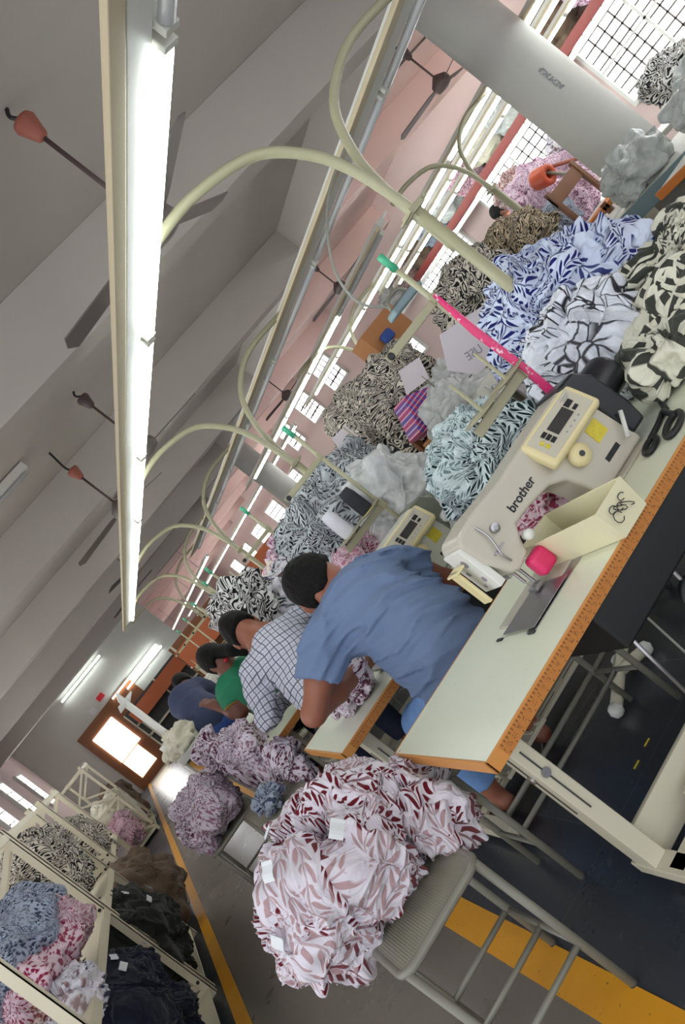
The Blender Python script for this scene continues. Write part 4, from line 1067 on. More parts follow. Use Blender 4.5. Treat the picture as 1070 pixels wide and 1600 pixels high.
# right-hand bench, boxes and table ends
t = thing('work_bench', (4.6, 4.2, 0), 'blue-grey edged bench carrying a milky plastic bag', 'bench')
MB().box(4.2, 5.2, 3.82, 4.70, .76, .80).build('top', M['white'], t, .004)
MB().box(4.17, 4.2, 3.80, 4.74, .70, .80).build('side_board', M['tealbench'], t, .004)
for xx in (4.3, 5.1):
    for yy in (3.9, 4.6): MB().box(xx - .02, xx + .02, yy - .02, yy + .02, 0, .76).build('leg', M['greypaint'], t)
MB().box(4.45, 4.9, 3.9, 4.3, .50, .76).build('drawer_box', M['cream'], t, .006)
t = thing('work_bench', (4.3, 3.1, 0), 'table with an orange edge at the upper right frame border', 'bench')
MB().box(3.78, 5.0, 2.4, 3.74, .76, .80).build('top', M['white'], t, .004)
MB().box(3.75, 3.78, 2.4, 3.76, .755, .802).build('edge_band', M['orange'], t, .003)
for xx in (3.9, 4.9):
    for yy in (2.5, 3.6): MB().box(xx - .02, xx + .02, yy - .02, yy + .02, 0, .76).build('leg', M['greypaint'], t)
MB().box(4.0, 4.5, 3.1, 3.5, .52, .76).build('drawer_box', M['cream'], t, .006)
MB().tube(bez([(4.0, 3.0, .74), (3.95, 2.9, .5), (4.05, 2.8, .62), (4.0, 2.7, .4)], 8), .006, 6).build('cable', M['black'], t, 0, True)
o = tag(MB().box(4.15, 4.27, 2.88, 2.93, .81, .90).build('pink_case', M['pink'], None, .012), 'small bright pink case on the orange-edged table', 'case')
t = thing('work_bench', (4.0, 5, 0), 'white-topped bench carrying the tan zebra heap', 'bench')
MB().box(3.5, 4.8, 4.85, 5.6, .76, .80).build('top', M['white'], t, .004)
MB().box(3.52, 4.78, 4.87, 5.58, .45, .76).build('cabinet', M['cream'], t, .004)
for xx in (3.55, 4.75):
    for yy in (4.9, 5.55): MB().box(xx - .02, xx + .02, yy - .02, yy + .02, 0, .45).build('leg', M['greypaint'], t)
t = thing('work_bench', (2.8, 5.3, 0), 'long low table under the zebra print heaps', 'bench')
MB().box(2.42, 3.55, 4.86, 5.8, .76, .80).build('top', M['wood'], t, .004)
for xx in (2.5, 3.45):
    for yy in (4.95, 5.7): MB().box(xx - .02, xx + .02, yy - .02, yy + .02, 0, .76).build('leg', M['greypaint'], t)
t = thing('work_bench', (6, 6, 0), 'white table by the window under the mauve heap', 'bench')
MB().box(5.1, 6.9, 5.9, 7.4, .76, .80).build('top', M['white'], t, .004)
for xx in (5.2, 6.8):
    for yy in (6.0, 7.3): MB().box(xx - .02, xx + .02, yy - .02, yy + .02, 0, .76).build('leg', M['greypaint'], t)
t = thing('work_bench', (6, 5, 0), 'table by the nearest window under the zebra print heap', 'bench')
MB().box(5.5, 7.0, 4.4, 5.5, .82, .86).build('top', M['white'], t, .004)
for xx in (5.6, 6.9):
    for yy in (4.5, 5.4): MB().box(xx - .02, xx + .02, yy - .02, yy + .02, 0, .82).build('leg', M['greypaint'], t)
t = thing('wooden_chair', (5.4, 5.9, 0), 'brown wooden chair frame below the mauve heap', 'chair')
for xx in (5.15, 5.55):
    for yy, top in ((5.55, .86), (5.85, 1.25)): MB().box(xx - .02, xx + .02, yy - .02, yy + .02, 0, top).build('leg', M['wood'], t, .003)
MB().box(5.13, 5.57, 5.53, 5.87, .80, .84).build('seat', M['orange'], t, .004)
MB().box(5.13, 5.57, 5.84, 5.87, 1.10, 1.22).build('backrest', M['wood'], t, .004)
t = thing('spool_holder', (5.6, 5.9, 1.3), 'round orange plastic holder in front of the mauve heap', 'holder')
MB().lathe([(.085, 0), (.09, .02), (.09, .16), (.08, .17), (.04, .171), (.04, .10), (.0401, .09)], Matrix.Translation((5.55, 6.25, 1.38)) @ Matrix.Rotation(1.9, 4, 'X'), 28).build('drum', M['orangepl'], t, 0, True)
MB().tube([(5.60, 6.2, 1.42), (5.9, 6.1, 1.20), (5.98, 6.1, 1.0), (6.0, 6.1, .80)], .018, 8).build('arm', M['terracotta'], t, 0, True)
MB().tube([(5.56, 6.12, 1.36), (5.66, 6.0, 1.12), (5.7, 6.0, .80)], .015, 8).build('strut', M['greypaint'], t, 0, True)
# machine heads near the windows
dup(m3, (6.4, 5.0, .86), 'sewing machine under the nearest window')
# orange-brown boards and dark shelving in the distance
def board(x0, x1, y, z0, z1, lab):
    t = thing('partition_board', ((x0 + x1) / 2, y, 0), lab, 'board')
    MB().box(x0, x1, y, y + .03, z0, z1).build('panel', M['orangewood'], t, .004)
    for xx in (x0 + .03, x1 - .06): MB().box(xx, xx + .03, y + .032, y + .06, 0, z1 - .03).build('post', M['cream'], t)
board(1.86, 2.95, 10.0, 1.10, 1.34, 'orange-brown board over the far machines, right of the fourth pole')
board(1.13, 1.89, 12.5, 1.063, 1.386, 'small orange-brown board left of the far zebra heap')
board(.18, 1.62, 16.0, 1.14, 1.40, 'long orange-brown board before the back wall')
t = thing('dark_rack', (1.6, 13, 0), 'dark shelving unit full of black goods at the far end', 'shelving')
for i in range(4): MB().box(1.2, 2.6, 13.0, 13.5, .5 + .28 * i, .53 + .28 * i).build('shelf', M['cream'], t)
MB().box(1.2, 2.6, 13.5, 13.53, 0, 1.5).build('back_panel', M['brownboard'], t)
for xx in (1.2, 1.9, 2.57): MB().box(xx, xx + .03, 13.0, 13.03, 0, 1.5).build('post', M['cream'], t)
for i in range(5):
    o = MB().box(1.27 + .26 * i, 1.47 + .26 * i, 13.1, 13.4, 1.092, 1.28).build('carton', M['black'], None, .01); tag(o, 'black carton in the dark shelving, %s from the left' % ORD[i].replace('nearest', 'first'), 'box', 'black cartons')
t = thing('dark_rack', (.8, 17, 0), 'dark shelving under the long orange-brown board', 'shelving')
for i in range(4): MB().box(.1, 1.7, 16.5, 17.0, .3 + .28 * i, .33 + .28 * i).build('shelf', M['cream'], t)
MB().box(.1, 1.7, 17.0, 17.03, 0, 1.45).build('back_panel', M['darkgrey'], t)
for xx in (.1, .9, 1.67): MB().box(xx, xx + .03, 16.5, 16.53, 0, 1.45).build('post', M['cream'], t)
# cutting table in the far aisle with a frame of thin posts
t = thing('checking_table', (.5, 8.6, 0), 'long grey checking table with white posts behind the woman in green', 'table')
MB().box(.02, .32, 7.0, 11.0, .78, .84).build('top', M['white'], t, .004)
for yy in (7.1, 8.3, 9.5, 10.9):
    MB().tube([(.04, yy, 0), (.04, yy, .78)], .014, 8).build('leg', M['white'], t, 0, True)
    MB().tube([(.30, yy, 0), (.30, yy, .78)], .014, 8).build('leg', M['white'], t, 0, True)
MB().tube([(.04, 7.1, .2), (.04, 10.9, .2)], .01, 8).build('lower_rail', M['white'], t, 0, True)
t = thing('post_frame', (.5, 10, 0), 'row of thin white posts with a top rail in the far line', 'frame')
for yy in (11.3, 12.1, 12.9, 13.7, 14.5, 15.2):
    MB().tube([(.24, yy, .0), (.24, yy, 1.62)], .014, 8).build('post', M['white'], t, 0, True)
    MB().box(.12, .36, yy - .01, yy + .01, 1.50, 1.525).build('arm', M['white'], t)
MB().box(.23, .25, 11.3, 15.2, 1.62, 1.65).build('top_rail', M['white'], t)
# card behind the stand, papers on threads, carton, iron on the guide rail
def sheet(pts, th, nm, mt, lab, cat):
    o = MB().prism(pts, th[0], th[1], 'y').build(nm, M[mt], None); return tag(o, lab, cat)
t = thing('card_sign', (2.2, 3.4, 1.1), 'white hexagonal card reading NOT IN USE behind the thread stand', 'sign')
Mx = Matrix.Translation((2.16, 3.42, 1.12)) @ Matrix.Rotation(.30, 4, 'Y')
MB().prism([(-.20, -.04), (-.13, .11), (.13, .115), (.22, .04), (.16, -.10), (-.10, -.125)], -.001, .001, 'y', Mx).build('card', M['paper'], t)
for tx, px_, pz_ in (('NOT', .17, .015), ('USE', -.0, -.055)):
    Mt = Mx @ Matrix.Translation((px_, -.0016, pz_)) @ Matrix.Rotation(math.pi / 2, 4, 'X') @ Matrix.Scale(-1, 4, (1, 0, 0))
    text_mesh(tx, .055, .0002, 'lettering', M['inkgrey'], t, Mt)
MB().tube([(2.1, 3.43, 1.0), (2.1, 3.43, .685)], .005, 6).tube([(2.0, 3.43, 1.05), (2.25, 3.43, 1.02)], .004, 6).build('wire_support', M['steel'], t)
t = thing('paper_sheet', (1.81, 4.4, 1.3), 'white paper sheet hung by the second green-capped stand', 'paper')
MB().prism([(1.74, 1.27), (1.77, 1.37), (1.88, 1.36), (1.87, 1.25)], 4.40, 4.402, 'y').build('sheet', M['paper'], t)
MB().tube([(1.86, 4.405, 1.36), (1.86, 4.405, T + .002)], .007, 8).build('holder_rod', M['poleP'], t, 0, True)
t = thing('paper_sheet', (2.3, 4.45, 1.25), 'white paper sheet in front of the large zebra heap', 'paper')
MB().prism([(2.14, 1.20), (2.22, 1.31), (2.36, 1.27), (2.30, 1.16)], 4.2, 4.202, 'y').build('sheet', M['paper'], t)
MB().tube([(2.28, 4.205, 1.20), (2.28, 4.205, .685)], .006, 8).build('holder_rod', M['greypaint'], t, 0, True)
t = thing('carton_shelf', (3.1, 5.6, 1.5), 'brown carton shelf with a blue object high above the zebra heap', 'shelf')
MB().box(2.93, 3.28, 5.5, 5.75, 1.44, 1.66).build('carton', M['cardboard'], t, .006)
MB().box(3.0, 3.1, 5.44, 5.499, 1.48, 1.56).build('blue_bundle', M['blue'], t, .02)
MB().tube([(3.1, 5.62, .80), (3.1, 5.62, 1.44)], .012, 8).build('support', M['poleP'], t, 0, True)
t = thing('steam_iron', (2.2, 3.1, 1.5), 'pale blue steam iron hanging from its rail by the green cap', 'iron')
Mx = Matrix.Translation((2.02, 3.3, 1.47)) @ Matrix.Rotation(.1, 4, 'Z')
MB().prism([(-.11, -.02), (-.10, .012), (.06, .02), (.11, 0), (.10, -.02)], -.04, .04, 'y', Mx).build('body', M['tealbench'], t, .01)
MB().tube(bez([Mx @ Vector(v) for v in ((-.08, 0, .012), (-.06, 0, .05), (.02, 0, .055), (.05, 0, .02))], 6), .008, 8).build('handle', M['greypaint'], t, 0, True)
MB().tube(bez([(1.95, 3.3, 1.5), (1.88, 3.3, 1.62), (1.95, 3.3, 1.80), (2.2, 3.3, 2.0), (2.55, 3.3, 2.11)], 8), .006, 6).build('cord', M['cable'], t, 0, True)
t = thing('photo_board', (8.5, 9.5, 1), 'notice frames on the right wall behind the man in the floral shirt', 'frame')
for i in range(2): MB().box(8.56, 8.595, 11.0 - i * .5, 11.35 - i * .5, .55, .95).build('frame', M['ink'], t); 
# stand foot with white ball ends under the near table
t = thing('swivel_stand', (1.2, 2.9, 0), 'cream swivel stand with white ball feet beyond the near table', 'stand')
hub = (1.12, 2.86, .06)
for v in ((1.24, 2.84, .03), (.98, 2.80, .03), (1.2, 2.98, .03)):
    o = MB().tube([hub, v], .022, 8).build('foot', M['cream'], t, 0, True)
    MB().lathe([(.004, -.028), (.02, -.02), (.028, 0), (.02, .02), (.004, .028)], Matrix.Translation(v), 16).build('ball', M['white'], o, 0, True)
MB().tube([hub, (1.35, 2.95, .10), (1.38, 2.95, .3)], .02, 8).build('post', M['cream'], t, 0, True)
for i, (x, y) in enumerate(((.78, 2.55), (.86, 2.56), (.12, 1.7))):
    o = MB().box(x, x + .03, y, y + .008, .001, .003).build('floor_chip', M['sticker'], None); tag(o, ['yellow paper scrap on the dark floor, left of a pair', 'yellow paper scrap on the dark floor, right of a pair', 'yellow scrap on the aisle floor beside the nearest stool'][i], 'scrap')

# ------------------------------------------------------------------ racks on the left
def rack(y0, y1, label, shelves=(.05, .78), h=1.5, x0=-1.32, x1=-.83, brace=True):
    t = thing('storage_rack', ((x0 + x1) / 2, (y0 + y1) / 2, 0), label, 'rack', 'cream storage racks')
    for yy in (y0, y1):
        for xx, s in ((x1, -1), (x0, 1)):
            p = MB().box(min(xx, xx + s * .045), max(xx, xx + s * .045), yy, yy + .005, 0, h).box(min(xx, xx + s * .005), max(xx, xx + s * .005), yy, yy + .045, 0, h)
            o = p.build('post', M['creamrack'], t)
            if s < 0:
                build_each([MB().lathe([(.010, 0), (.010, .006), (.004, .008)], Matrix.Translation((xx - .022, yy, zz)) @ Matrix.Rotation(math.pi / 2, 4, 'X'), 10) for zz in (.12, .80)], 'bolt', M['black'], o)
        zs = [.06, .78, h - .05]
        for zz in zs: MB().box(x0, x1, yy + .006, yy + .012, zz - .02, zz + .02).build('cross_bar', M['creamrack'], t)
        if brace:
            for za, zb in ((.80, h - .07), (.08, .76)):
                zm = (za + zb) / 2
                for a, b in (((x1 - .02, za), (x0 + .02, zm)), ((x0 + .02, zm), (x1 - .02, zb))):
                    d = Vector((b[0] - a[0], b[1] - a[1])).normalized(); n = Vector((-d.y, d.x)) * .016
                    MB().prism([(a[0] + n.x, a[1] + n.y), (b[0] + n.x, b[1] + n.y), (b[0] - n.x, b[1] - n.y), (a[0] - n.x, a[1] - n.y)], yy + .014, yy + .018, 'y').build('brace', M['creamrack'], t)
    for zz in shelves:
        MB().box(x0 + .01, x1 - .01, y0 + .03, y1 - .0, zz, zz + .006).build('shelf', M['creamrack'], t)
    for xx in (x0, x1): MB().box(min(xx, xx + .005) - .005, xx + .001, y0, y1, h - .07, h - .03).box(min(xx, xx + .005) - .005, xx + .001, y0, y1, .74, .785).build('long_rail', M['creamrack'], t)
    return t
rack(3.42, 5.49, 'nearest cream angle-iron rack at the lower left')
rack(5.60, 7.0, 'second cream rack holding zebra print garments')
rack(7.75, 9.2, 'third cream rack behind the brown garments')
rack(14.2, 16.0, 'far cream rack with pale sacks, standing off by itself', (.05, .6), 1.5)

# ------------------------------------------------------------------ people: distance fields meshed as one smooth skin
def cone(P, a, ra, b, rb):
    a = np.array(a, float); b = np.array(b, float); ab = b - a; L = (ab ** 2).sum() + 1e-9
    a = a.astype(np.float32); ab = ab.astype(np.float32); q = P - a
    t = np.clip((q @ ab) / np.float32(L), 0, 1)
    q = q - t[..., None] * ab
    return np.sqrt(np.einsum('...i,...i', q, q)) - (np.float32(ra) + np.float32(rb - ra) * t)
def ell(P, c, r, R=None):
    Q = P - np.array(c, float)
    if R is not None: Q = Q @ np.array(R)
    r = np.array(r, float); k = np.linalg.norm(Q / r, axis=-1); k2 = np.linalg.norm(Q / r ** 2, axis=-1) + 1e-9
    return k * (k - 1) / k2
def smin(a, b, k):
    h = np.clip(.5 + .5 * (b - a) / k, 0, 1); return b + (a - b) * h - k * h * (1 - h)
def mesh_field(name, fn, lo, hi, h, material, parent):
    lo = np.array(lo, float); hi = np.array(hi, float); n = np.ceil((hi - lo) / h).astype(int) + 1
    g = np.stack(np.meshgrid(*[lo[i] + h * np.arange(n[i]) for i in range(3)], indexing='ij'), -1).astype(np.float32)
    D = fn(g)
    S = D < 0
    C = [(i, j, k) for i in (0, 1) for j in (0, 1) for k in (0, 1)]
    sl = lambda A, c: A[c[0]:n[0] - 1 + c[0], c[1]:n[1] - 1 + c[1], c[2]:n[2] - 1 + c[2]]
    cnt = sum(sl(S, c).astype(int) for c in C); act = (cnt > 0) & (cnt < 8)
    idx = -np.ones(act.shape, int); idx[act] = np.arange(act.sum())
    acc = np.zeros(act.shape + (3,)); w = np.zeros(act.shape)
    for a in C:
        for ax in range(3):
            if a[ax]: continue
            b = list(a); b[ax] = 1; b = tuple(b)
            da, db = sl(D, a), sl(D, b); cr = (da < 0) != (db < 0)
            t = np.where(cr, da / (da - db + 1e-12), 0)
            p = np.array(a, float)[None, None, None] + t[..., None] * (np.array(b) - np.array(a))
            acc += p * cr[..., None]; w += cr
    ii = np.argwhere(act); V = lo + h * (ii + acc[act] / w[act][:, None])
    F = []
    for ax in range(3):
        o1, o2 = (ax + 1) % 3, (ax + 2) % 3
        s0 = [slice(0, n[i]) for i in range(3)]; s1 = list(s0); s0[ax] = slice(0, n[ax] - 1); s1[ax] = slice(1, n[ax])
        A, B = S[tuple(s0)], S[tuple(s1)]
        E_ = np.argwhere(A != B); fl = A[tuple(E_.T)]
        ok = (E_[:, o1] > 0) & (E_[:, o2] > 0) & (E_[:, o1] < n[o1] - 1) & (E_[:, o2] < n[o2] - 1); E_ = E_[ok]; fl = fl[ok]
        def cell(d1, d2):
            q = E_.copy(); q[:, o1] -= d1; q[:, o2] -= d2; return idx[tuple(q.T)]
        q = np.stack([cell(0, 0), cell(1, 0), cell(1, 1), cell(0, 1)], -1)
        q[~fl] = q[~fl][:, ::-1]; F.append(q)
    F = np.concatenate(F); F = F[(F >= 0).all(1)]
    me = bpy.data.meshes.new(name)
    me.vertices.add(len(V)); me.vertices.foreach_set('co', V.astype(np.float32).ravel())
    me.loops.add(F.size); me.loops.foreach_set('vertex_index', F.astype(np.int32).ravel())
    me.polygons.add(len(F)); me.polygons.foreach_set('loop_start', np.arange(0, F.size, 4, dtype=np.int32)); me.polygons.foreach_set('loop_total', np.full(len(F), 4, dtype=np.int32))
    me.update(calc_edges=True); me.validate()
    bm = bmesh.new(); bm.from_mesh(me); bmesh.ops.smooth_vert(bm, verts=bm.verts, factor=.4, use_axis_x=True, use_axis_y=True, use_axis_z=True); bmesh.ops.recalc_face_normals(bm, faces=bm.faces); bm.to_mesh(me); bm.free()
    me.polygons.foreach_set('use_smooth', [True] * len(me.polygons)); me.materials.append(material)
    o = bpy.data.objects.new(name, me); COL.objects.link(o)
    if parent is not None: o.parent = parent; o.matrix_parent_inverse = world_of(parent).inverted()
    return o

def frame(f, up=(0, 0, 1)):
    f = np.array(f, float); f /= np.linalg.norm(f); u = np.array(up, float); r = np.cross(f, u); r /= np.linalg.norm(r); u = np.cross(r, f)
    return np.stack([r, f, u], 1)      # columns: right, forward, up

def hand_prims(wrist, d, n, side=1, curl=.5):
    """palm and five separate fingers; d points along the hand, n is the back of the hand"""
    w = np.array(wrist, float); d = np.array(d, float); d /= np.linalg.norm(d); n = np.array(n, float); n -= d * (n @ d); n /= np.linalg.norm(n); s = np.cross(d, n) * side
    pr_ = [(w, .024, w + d * .05, .026, .02)]
    for i, (off, L) in enumerate(((-.026, .066), (-.009, .074), (.009, .07), (.026, .056))):
        b = w + d * .075 + s * off; pr_.append((w + d * .03 + s * off * .8, .014, b, .0115, .006))
        k1 = b + d * L * .45 - n * L * .15 * curl; k2 = k1 + d * L * .28 - n * L * .30 * curl; k3 = k2 + d * L * .12 - n * L * .28 * curl
        pr_ += [(b, .0105, k1, .0095, .003), (k1, .0095, k2, .0088, .003), (k2, .0088, k3, .0078, .003)]
    tb = w + d * .02 - s * .024; t1 = tb + d * .03 - s * .024 - n * .01; t2 = t1 + d * .028 - s * .004 - n * .006
    pr_ += [(tb, .014, t1, .012, .006), (t1, .0115, t2, .0095, .003)]
    return pr_

def person(label, J, face, shirt, trousers, hairfn, skin='skin', sleeve=.45, h=.010, tw=1.0, long_sleeve=False, wr=.006, hs=1.0, hand_dir=None, legs=True, feet='skin'):
    """J: joints in metres; returns the person with clothing and hair as children"""
    j = {k: np.array(v, float) for k, v in J.items()}
    R = frame(face, J.get('up', (0, 0, 1))); hc = j['head']; rt, fw, up = R[:, 0], R[:, 1], R[:, 2]
    L_ = lambda a, b, t: j[a] * (1 - t) + j[b] * t
    root = thing('person', tuple(np.array([j['hip'][0], j['hip'][1], 0])), label, 'person')
    hands = []
    for s, e in (('l', -1), ('r', 1)):
        d = j['h' + s] - j['e' + s]; dd = d if hand_dir is None else np.array(hand_dir, float)
        hands += hand_prims(j['h' + s], dd, (0, 0, 1), e, .6)
    def skin_f(P):
        D = ell(P, hc, np.array([.074, .094, .108]) * hs, R)                                    # cranium
        D = smin(D, ell(P, hc + fw * .030 * hs - up * .050 * hs, np.array([.055, .066, .075]) * hs, R), .03)      # face and jaw
        D = smin(D, ell(P, hc + fw * .064 * hs - up * .098 * hs, np.array([.026, .024, .020]) * hs, R), .02)      # chin
        D = smin(D, cone(P, hc + fw * .094 * hs - up * .012 * hs, .008, hc + fw * .112 * hs - up * .048 * hs, .013), .012)   # nose
        D = smin(D, cone(P, hc + fw * .090 * hs - up * .072 * hs - rt * .018, .008, hc + fw * .090 * hs - up * .072 * hs + rt * .018, .008), .008)
        D = smin(D, cone(P, hc + fw * .088 * hs + up * .012 * hs - rt * .035, .008, hc + fw * .088 * hs + up * .012 * hs + rt * .035, .008), .012)
        for s in (-1, 1):
            D = np.maximum(D, -ell(P, hc + fw * .098 * hs - up * .006 * hs + rt * s * .031, (.015, .012, .009), R))
            D = smin(D, ell(P, hc + fw * .084 * hs - up * .006 * hs + rt * s * .030, (.012, .010, .010), R), .003)
            D = smin(D, ell(P, hc - fw * .006 * hs - up * .018 * hs + rt * s * .080 * hs, (.010, .022, .032), R), .006)
            D = np.maximum(D, -ell(P, hc + fw * .004 * hs - up * .016 * hs + rt * s * .092 * hs, (.006, .010, .016), R))
        D = smin(D, cone(P, hc - up * .05 * hs - fw * .02, .055 * hs, j['neck'], .058), .03)
        D = smin(D, cone(P, j['neck'], .055, j['chest'], .10), .04)
        D = smin(D, cone(P, j['chest'], .12, j['belly'], .11), .06); D = smin(D, cone(P, j['belly'], .11, j['hip'], .12), .06)
        for s in 'lr':
            D = smin(D, cone(P, j['neck'], .04, j['s' + s], .05), .04)
            D = smin(D, cone(P, j['s' + s], .052, j['e' + s], .040), .03)
            D = smin(D, cone(P, L_('s' + s, 'e' + s, .25), .050, L_('s' + s, 'e' + s, .55), .047), .02)
            D = smin(D, cone(P, j['e' + s], .038, L_('e' + s, 'h' + s, .35), .040), .02); D = smin(D, cone(P, L_('e' + s, 'h' + s, .35), .040, j['h' + s], .026), .02)
            if legs:
                D = smin(D, cone(P, j['hip' + s], .07, j['k' + s], .05), .04); D = smin(D, cone(P, j['k' + s], .045, j['a' + s], .034), .02)
                f = j['a' + s] + np.array([.0, .04, -.05]); D = smin(D, cone(P, f - (0, .05, 0), .034, f + (0, .12, -.012), .026), .03)
                for q in range(5): D = smin(D, cone(P, f + ((q - 2) * .016, .12, -.016), .011, f + ((q - 2) * .019, .165 - abs(q - 1) * .006, -.022), .0095), .004)
        for a, ra, b, rb, k in hands: D = smin(D, cone(P, a, ra, b, rb), k)
        return D
    A = np.array([v for k, v in j.items() if k != 'up' and (legs or k[0] not in 'ka' or k == 'hip')])
    skin_o = mesh_field('body', skin_f, A.min(0) - .2, A.max(0) + .2, h, M[skin], root)
    sl = 1.0 if long_sleeve else sleeve
    def shirt_f(P):
        D = cone(P, j['chest'], .150 * tw, j['belly'], .145 * tw); D = smin(D, cone(P, j['belly'], .145 * tw, j['hip'] + (0, 0, .03), .165 * tw), .08)
        sc = (j['sl'] + j['sr']) / 2; D = smin(D, cone(P, L_('sl', 'sr', .22) * .7 + j['chest'] * .3, .105, L_('sl', 'sr', .78) * .7 + j['chest'] * .3, .105), .06)
        D = smin(D, cone(P, j['neck'] * .8 + j['chest'] * .2, .068, j['chest'], .12), .05)
        for s in 'lr':
            D = smin(D, cone(P, j['s' + s], .072, L_('s' + s, 'e' + s, .5), .066), .05)
            if long_sleeve:
                D = smin(D, cone(P, L_('s' + s, 'e' + s, .5), .066, j['e' + s], .055), .03); D = smin(D, cone(P, j['e' + s], .055, L_('e' + s, 'h' + s, .8), .040), .02)
            else:
                e = L_('s' + s, 'e' + s, sl); dv = j['e' + s] - j['s' + s]; dv = dv / np.linalg.norm(dv)
                arm = cone(P, L_('s' + s, 'e' + s, .3), .068, e, .064); D = smin(D, arm, .03)
                q = P - j['s' + s]; near = np.linalg.norm(q - (q @ dv)[..., None] * dv, axis=-1) < .085
                D = np.where(near & ((P - e) @ dv > 0), np.maximum(D, (P - e) @ dv), D)
        # open neckline
        D = np.maximum(D, -(cone(P, j['neck'] + (hc - j['neck']) * .18, .056, hc, .09)))
        if wr:
            sel = np.abs(D) < .05; Q = P[sel]
            u = Q[:, 2] + .35 * (Q[:, 0] - j['chest'][0]) + .5 * np.abs(Q[:, 0] - j['chest'][0]) ** 1.3
            W = np.stack([Q[:, 0] * 3.2, Q[:, 1] * 3.2, u * 13], -1) + 3.3
            D[sel] = D[sel] - wr * (1.15 * (ridge(warp(W, .5, .7)) ** 1.5 - .35) + .35 * (ridge(W * 2.1 + 9) ** 1.5 - .35))
        return D
    B = np.array([j[k] for k in ('neck', 'chest', 'belly', 'hip', 'sl', 'sr', 'el', 'er', 'hl', 'hr')])
    so = mesh_field('shirt', shirt_f, B.min(0) - .2, B.max(0) + .2, h * .8, M[shirt], root)
    if trousers and legs:
        def tr_f(P):
            D = ell(P, j['hip'] + (0, 0, -.02), (.185, .155, .13))
            for s in 'lr':
                D = smin(D, cone(P, j['hip' + s], .095, j['k' + s], .075), .05); e = L_('k' + s, 'a' + s, .82); D = smin(D, cone(P, j['k' + s], .072, e, .058), .03)
                dv = j['a' + s] - j['k' + s]; dv = dv / np.linalg.norm(dv); near = np.linalg.norm(P - e, axis=-1) < .16
                D = np.where(near, np.maximum(D, (P - e) @ dv), D)
            D = np.maximum(D, P[..., 2] - (j['hip'][2] + .10))
            sel = np.abs(D) < .04; D[sel] -= .006 * (folds(P[sel] * 9) - .4)
            return D
        C_ = np.array([j[k] for k in ('hip', 'kl', 'kr', 'al', 'ar')]); mesh_field('trousers', tr_f, C_.min(0) - .22, C_.max(0) + .22, h, M[trousers], root)
    def hair_f(P): return hairfn(P, hc, R, hs)
    mesh_field('hair', hair_f, hc - .28, hc + .28, h * .7, M['hair'], root)
    return root

def short_hair(P, hc, R, hs):
    rt, fw, up = R[:, 0], R[:, 1], R[:, 2]
    D = ell(P, hc - fw * .012 * hs + up * .012 * hs, np.array([.083, .100, .115]) * hs, R)
    q = P - hc
    D = np.maximum(D, -(q @ up) - .055 * hs - (q @ fw) * .55)                    # nape line
    D = np.maximum(D, (q @ fw) - .058 * hs - np.maximum(0, (q @ up) - .035) * .8)    # hairline
    ears = np.minimum(ell(P, hc + fw * .0 - up * .03 * hs + rt * .085, (.03, .030, .036), R), ell(P, hc + fw * .0 - up * .03 * hs - rt * .085, (.03, .030, .036), R))
    D = np.maximum(D, -ears)
    sel = np.abs(D) < .03; D[sel] -= .004 * pn(P[sel] * 60) + .003
    return D
def tied_hair(P, hc, R, hs):
    rt, fw, up = R[:, 0], R[:, 1], R[:, 2]
    D = short_hair(P, hc, R, hs * 1.03)
    a = hc - fw * .09 - up * .03; b = a - fw * .06 - up * .10; c = b + up * -.10
    D = smin(D, cone(P, a, .045, b, .045), .03); D = smin(D, cone(P, b, .045, c, .022), .02)
    return D

man = person('man in a steel blue polo shirt bent over the second sewing table', dict(
    head=(.745, 3.01, 1.075), neck=(.765, 2.93, .99), chest=(.78, 2.86, .89), belly=(.77, 2.72, .73), hip=(.74, 2.66, .60),
    sl=(.585, 2.90, .955), sr=(.945, 2.93, .90), el=(.375, 2.92, .845), er=(1.05, 2.98, .70), hl=(.72, 3.22, .74), hr=(.98, 3.20, .735),
    hipl=(.66, 2.68, .56), hipr=(.83, 2.68, .56), kl=(.60, 3.02, .50), kr=(.88, 3.04, .50), al=(.57, 3.14, .11), ar=(.86, 3.18, .11), up=(-.18, -.05, 1)),
    (-.74, .62, -.34), 'shirtblue', 'denim', short_hair, sleeve=.50, h=.009, wr=.019, tw=1.0)
nk = Vector((.765, 2.93, .99)); hd = (Vector((.745, 3.01, 1.075)) - nk).normalized()
cm_ = Matrix.Translation(nk - hd * .012) @ hd.to_track_quat('Z', 'Y').to_matrix().to_4x4()
MB().lathe([(.082, -.012), (.088, -.014), (.072, .030), (.066, .034), (.066, .026), (.078, -.010)], cm_, 32).build('collar', M['shirtblue'], man, 0, True)
person('man in a white checked shirt, third operator table, head bowed', dict(
    head=(.675, 4.36, 1.135), neck=(.70, 4.27, 1.05), chest=(.70, 4.20, .90), belly=(.68, 4.10, .74), hip=(.66, 4.05, .61),
    sl=(.535, 4.25, .985), sr=(.88, 4.27, .95), el=(.41, 4.30, .80), er=(.98, 4.36, .76), hl=(.62, 4.60, .745), hr=(.9, 4.64, .74),
    hipl=(.58, 4.1, .57), hipr=(.74, 4.1, .57), kl=(.56, 4.42, .50), kr=(.78, 4.42, .50), al=(.56, 4.5, .11), ar=(.78, 4.5, .11), up=(-.1, 0, 1)),
    (.05, .85, -.52), 'plaid', 'denimdark', short_hair, h=.011, long_sleeve=True, wr=.009, tw=1.02)
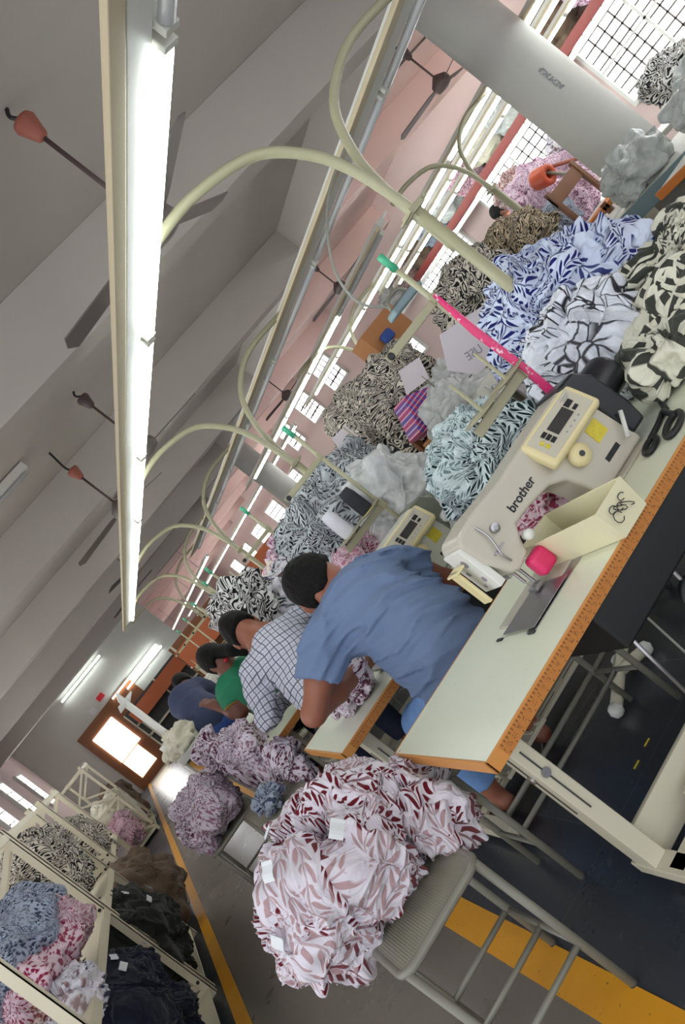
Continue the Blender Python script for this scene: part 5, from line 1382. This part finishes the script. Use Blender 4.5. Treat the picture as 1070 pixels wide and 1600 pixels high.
w = person('woman in a green blouse with gold trim, hair tied back', dict(
    head=(.635, 5.68, 1.11), neck=(.63, 5.62, 1.0), chest=(.61, 5.60, .88), belly=(.62, 5.55, .72), hip=(.64, 5.5, .60),
    sl=(.515, 5.62, .94), sr=(.77, 5.66, .93), el=(.45, 5.58, .80), er=(.80, 5.8, .78), hl=(.415, 5.64, .925), hr=(.62, 5.95, .76),
    hipl=(.58, 5.55, .57), hipr=(.72, 5.55, .57), kl=(.52, 5.85, .50), kr=(.72, 5.85, .50), al=(.52, 5.95, .11), ar=(.72, 5.95, .11), up=(-.1, 0, 1)),
    (-.35, .75, -.5), 'greencloth', 'denimdark', tied_hair, 'skin2', sleeve=.55, h=.010, wr=.005, tw=.8)
d = (Vector((.45, 5.58, .80)) - Vector((.515, 5.62, .94))).normalized(); c_ = Vector((.515, 5.62, .94)).lerp(Vector((.45, 5.58, .80)), .5)
q = d.to_track_quat('Z', 'Y').to_matrix().to_4x4()
MB().lathe([(.069, -.035), (.074, -.03), (.073, .012), (.066, .016)], Matrix.Translation(c_) @ q, 24).build('sleeve_trim', M['goldtrim'], w, 0, True)
MB().lathe([(.012, -.01), (.018, 0), (.012, .01)], Matrix.Translation((.66, 5.57, 1.07)), 12).build('hair_clip', M['redsign'], w, 0, True)
person('person in dark blue clothes bent over behind the grey checking table', dict(
    head=(.55, 7.75, 1.12), neck=(.50, 7.6, 1.10), chest=(.44, 7.5, 1.04), belly=(.42, 7.3, .90), hip=(.44, 7.15, .78),
    sl=(.36, 7.6, 1.04), sr=(.6, 7.6, 1.04), el=(.34, 7.75, .86), er=(.66, 7.75, .88), hl=(.46, 7.95, .88), hr=(.6, 7.95, .88),
    hipl=(.38, 7.1, .7), hipr=(.52, 7.1, .7), kl=(.38, 7.2, .42), kr=(.52, 7.2, .42), al=(.38, 7.12, .10), ar=(.52, 7.12, .10)),
    (.1, .8, -.55), 'navycloth', 'blue', short_hair, 'skin2', h=.014, long_sleeve=True, wr=.004)
person('man in a blue floral shirt standing far right by the mauve heap', dict(
    head=(6.70, 8.27, 1.50), neck=(6.72, 8.23, 1.40), chest=(6.74, 8.17, 1.24), belly=(6.73, 8.13, 1.04), hip=(6.72, 8.10, 0.88),
    sl=(6.58, 8.20, 1.32), sr=(6.90, 8.20, 1.32), el=(6.52, 8.25, 1.12), er=(6.96, 8.25, 1.12), hl=(6.60, 8.45, 1.04), hr=(6.90, 8.45, 1.04),
    hipl=(6.65, 8.10, 0.82), hipr=(6.80, 8.10, 0.82), kl=(6.65, 8.13, 0.48), kr=(6.80, 8.13, 0.48), al=(6.65, 8.10, 0.12), ar=(6.80, 8.10, 0.12)),
    (-.5, .4, -.4), 'floralshirt', 'denimdark', short_hair, 'skin2', h=.014, wr=.003)
t = tag(MB().box(6.36, 6.68, 7.8, 7.82, 1.20, 1.43).box(6.51, 6.53, 7.80, 7.82, .0, 1.20).build('hanging_cloth', M['orangecloth'], None, .004), 'bright orange cloth held up beside the man in the floral shirt', 'cloth')
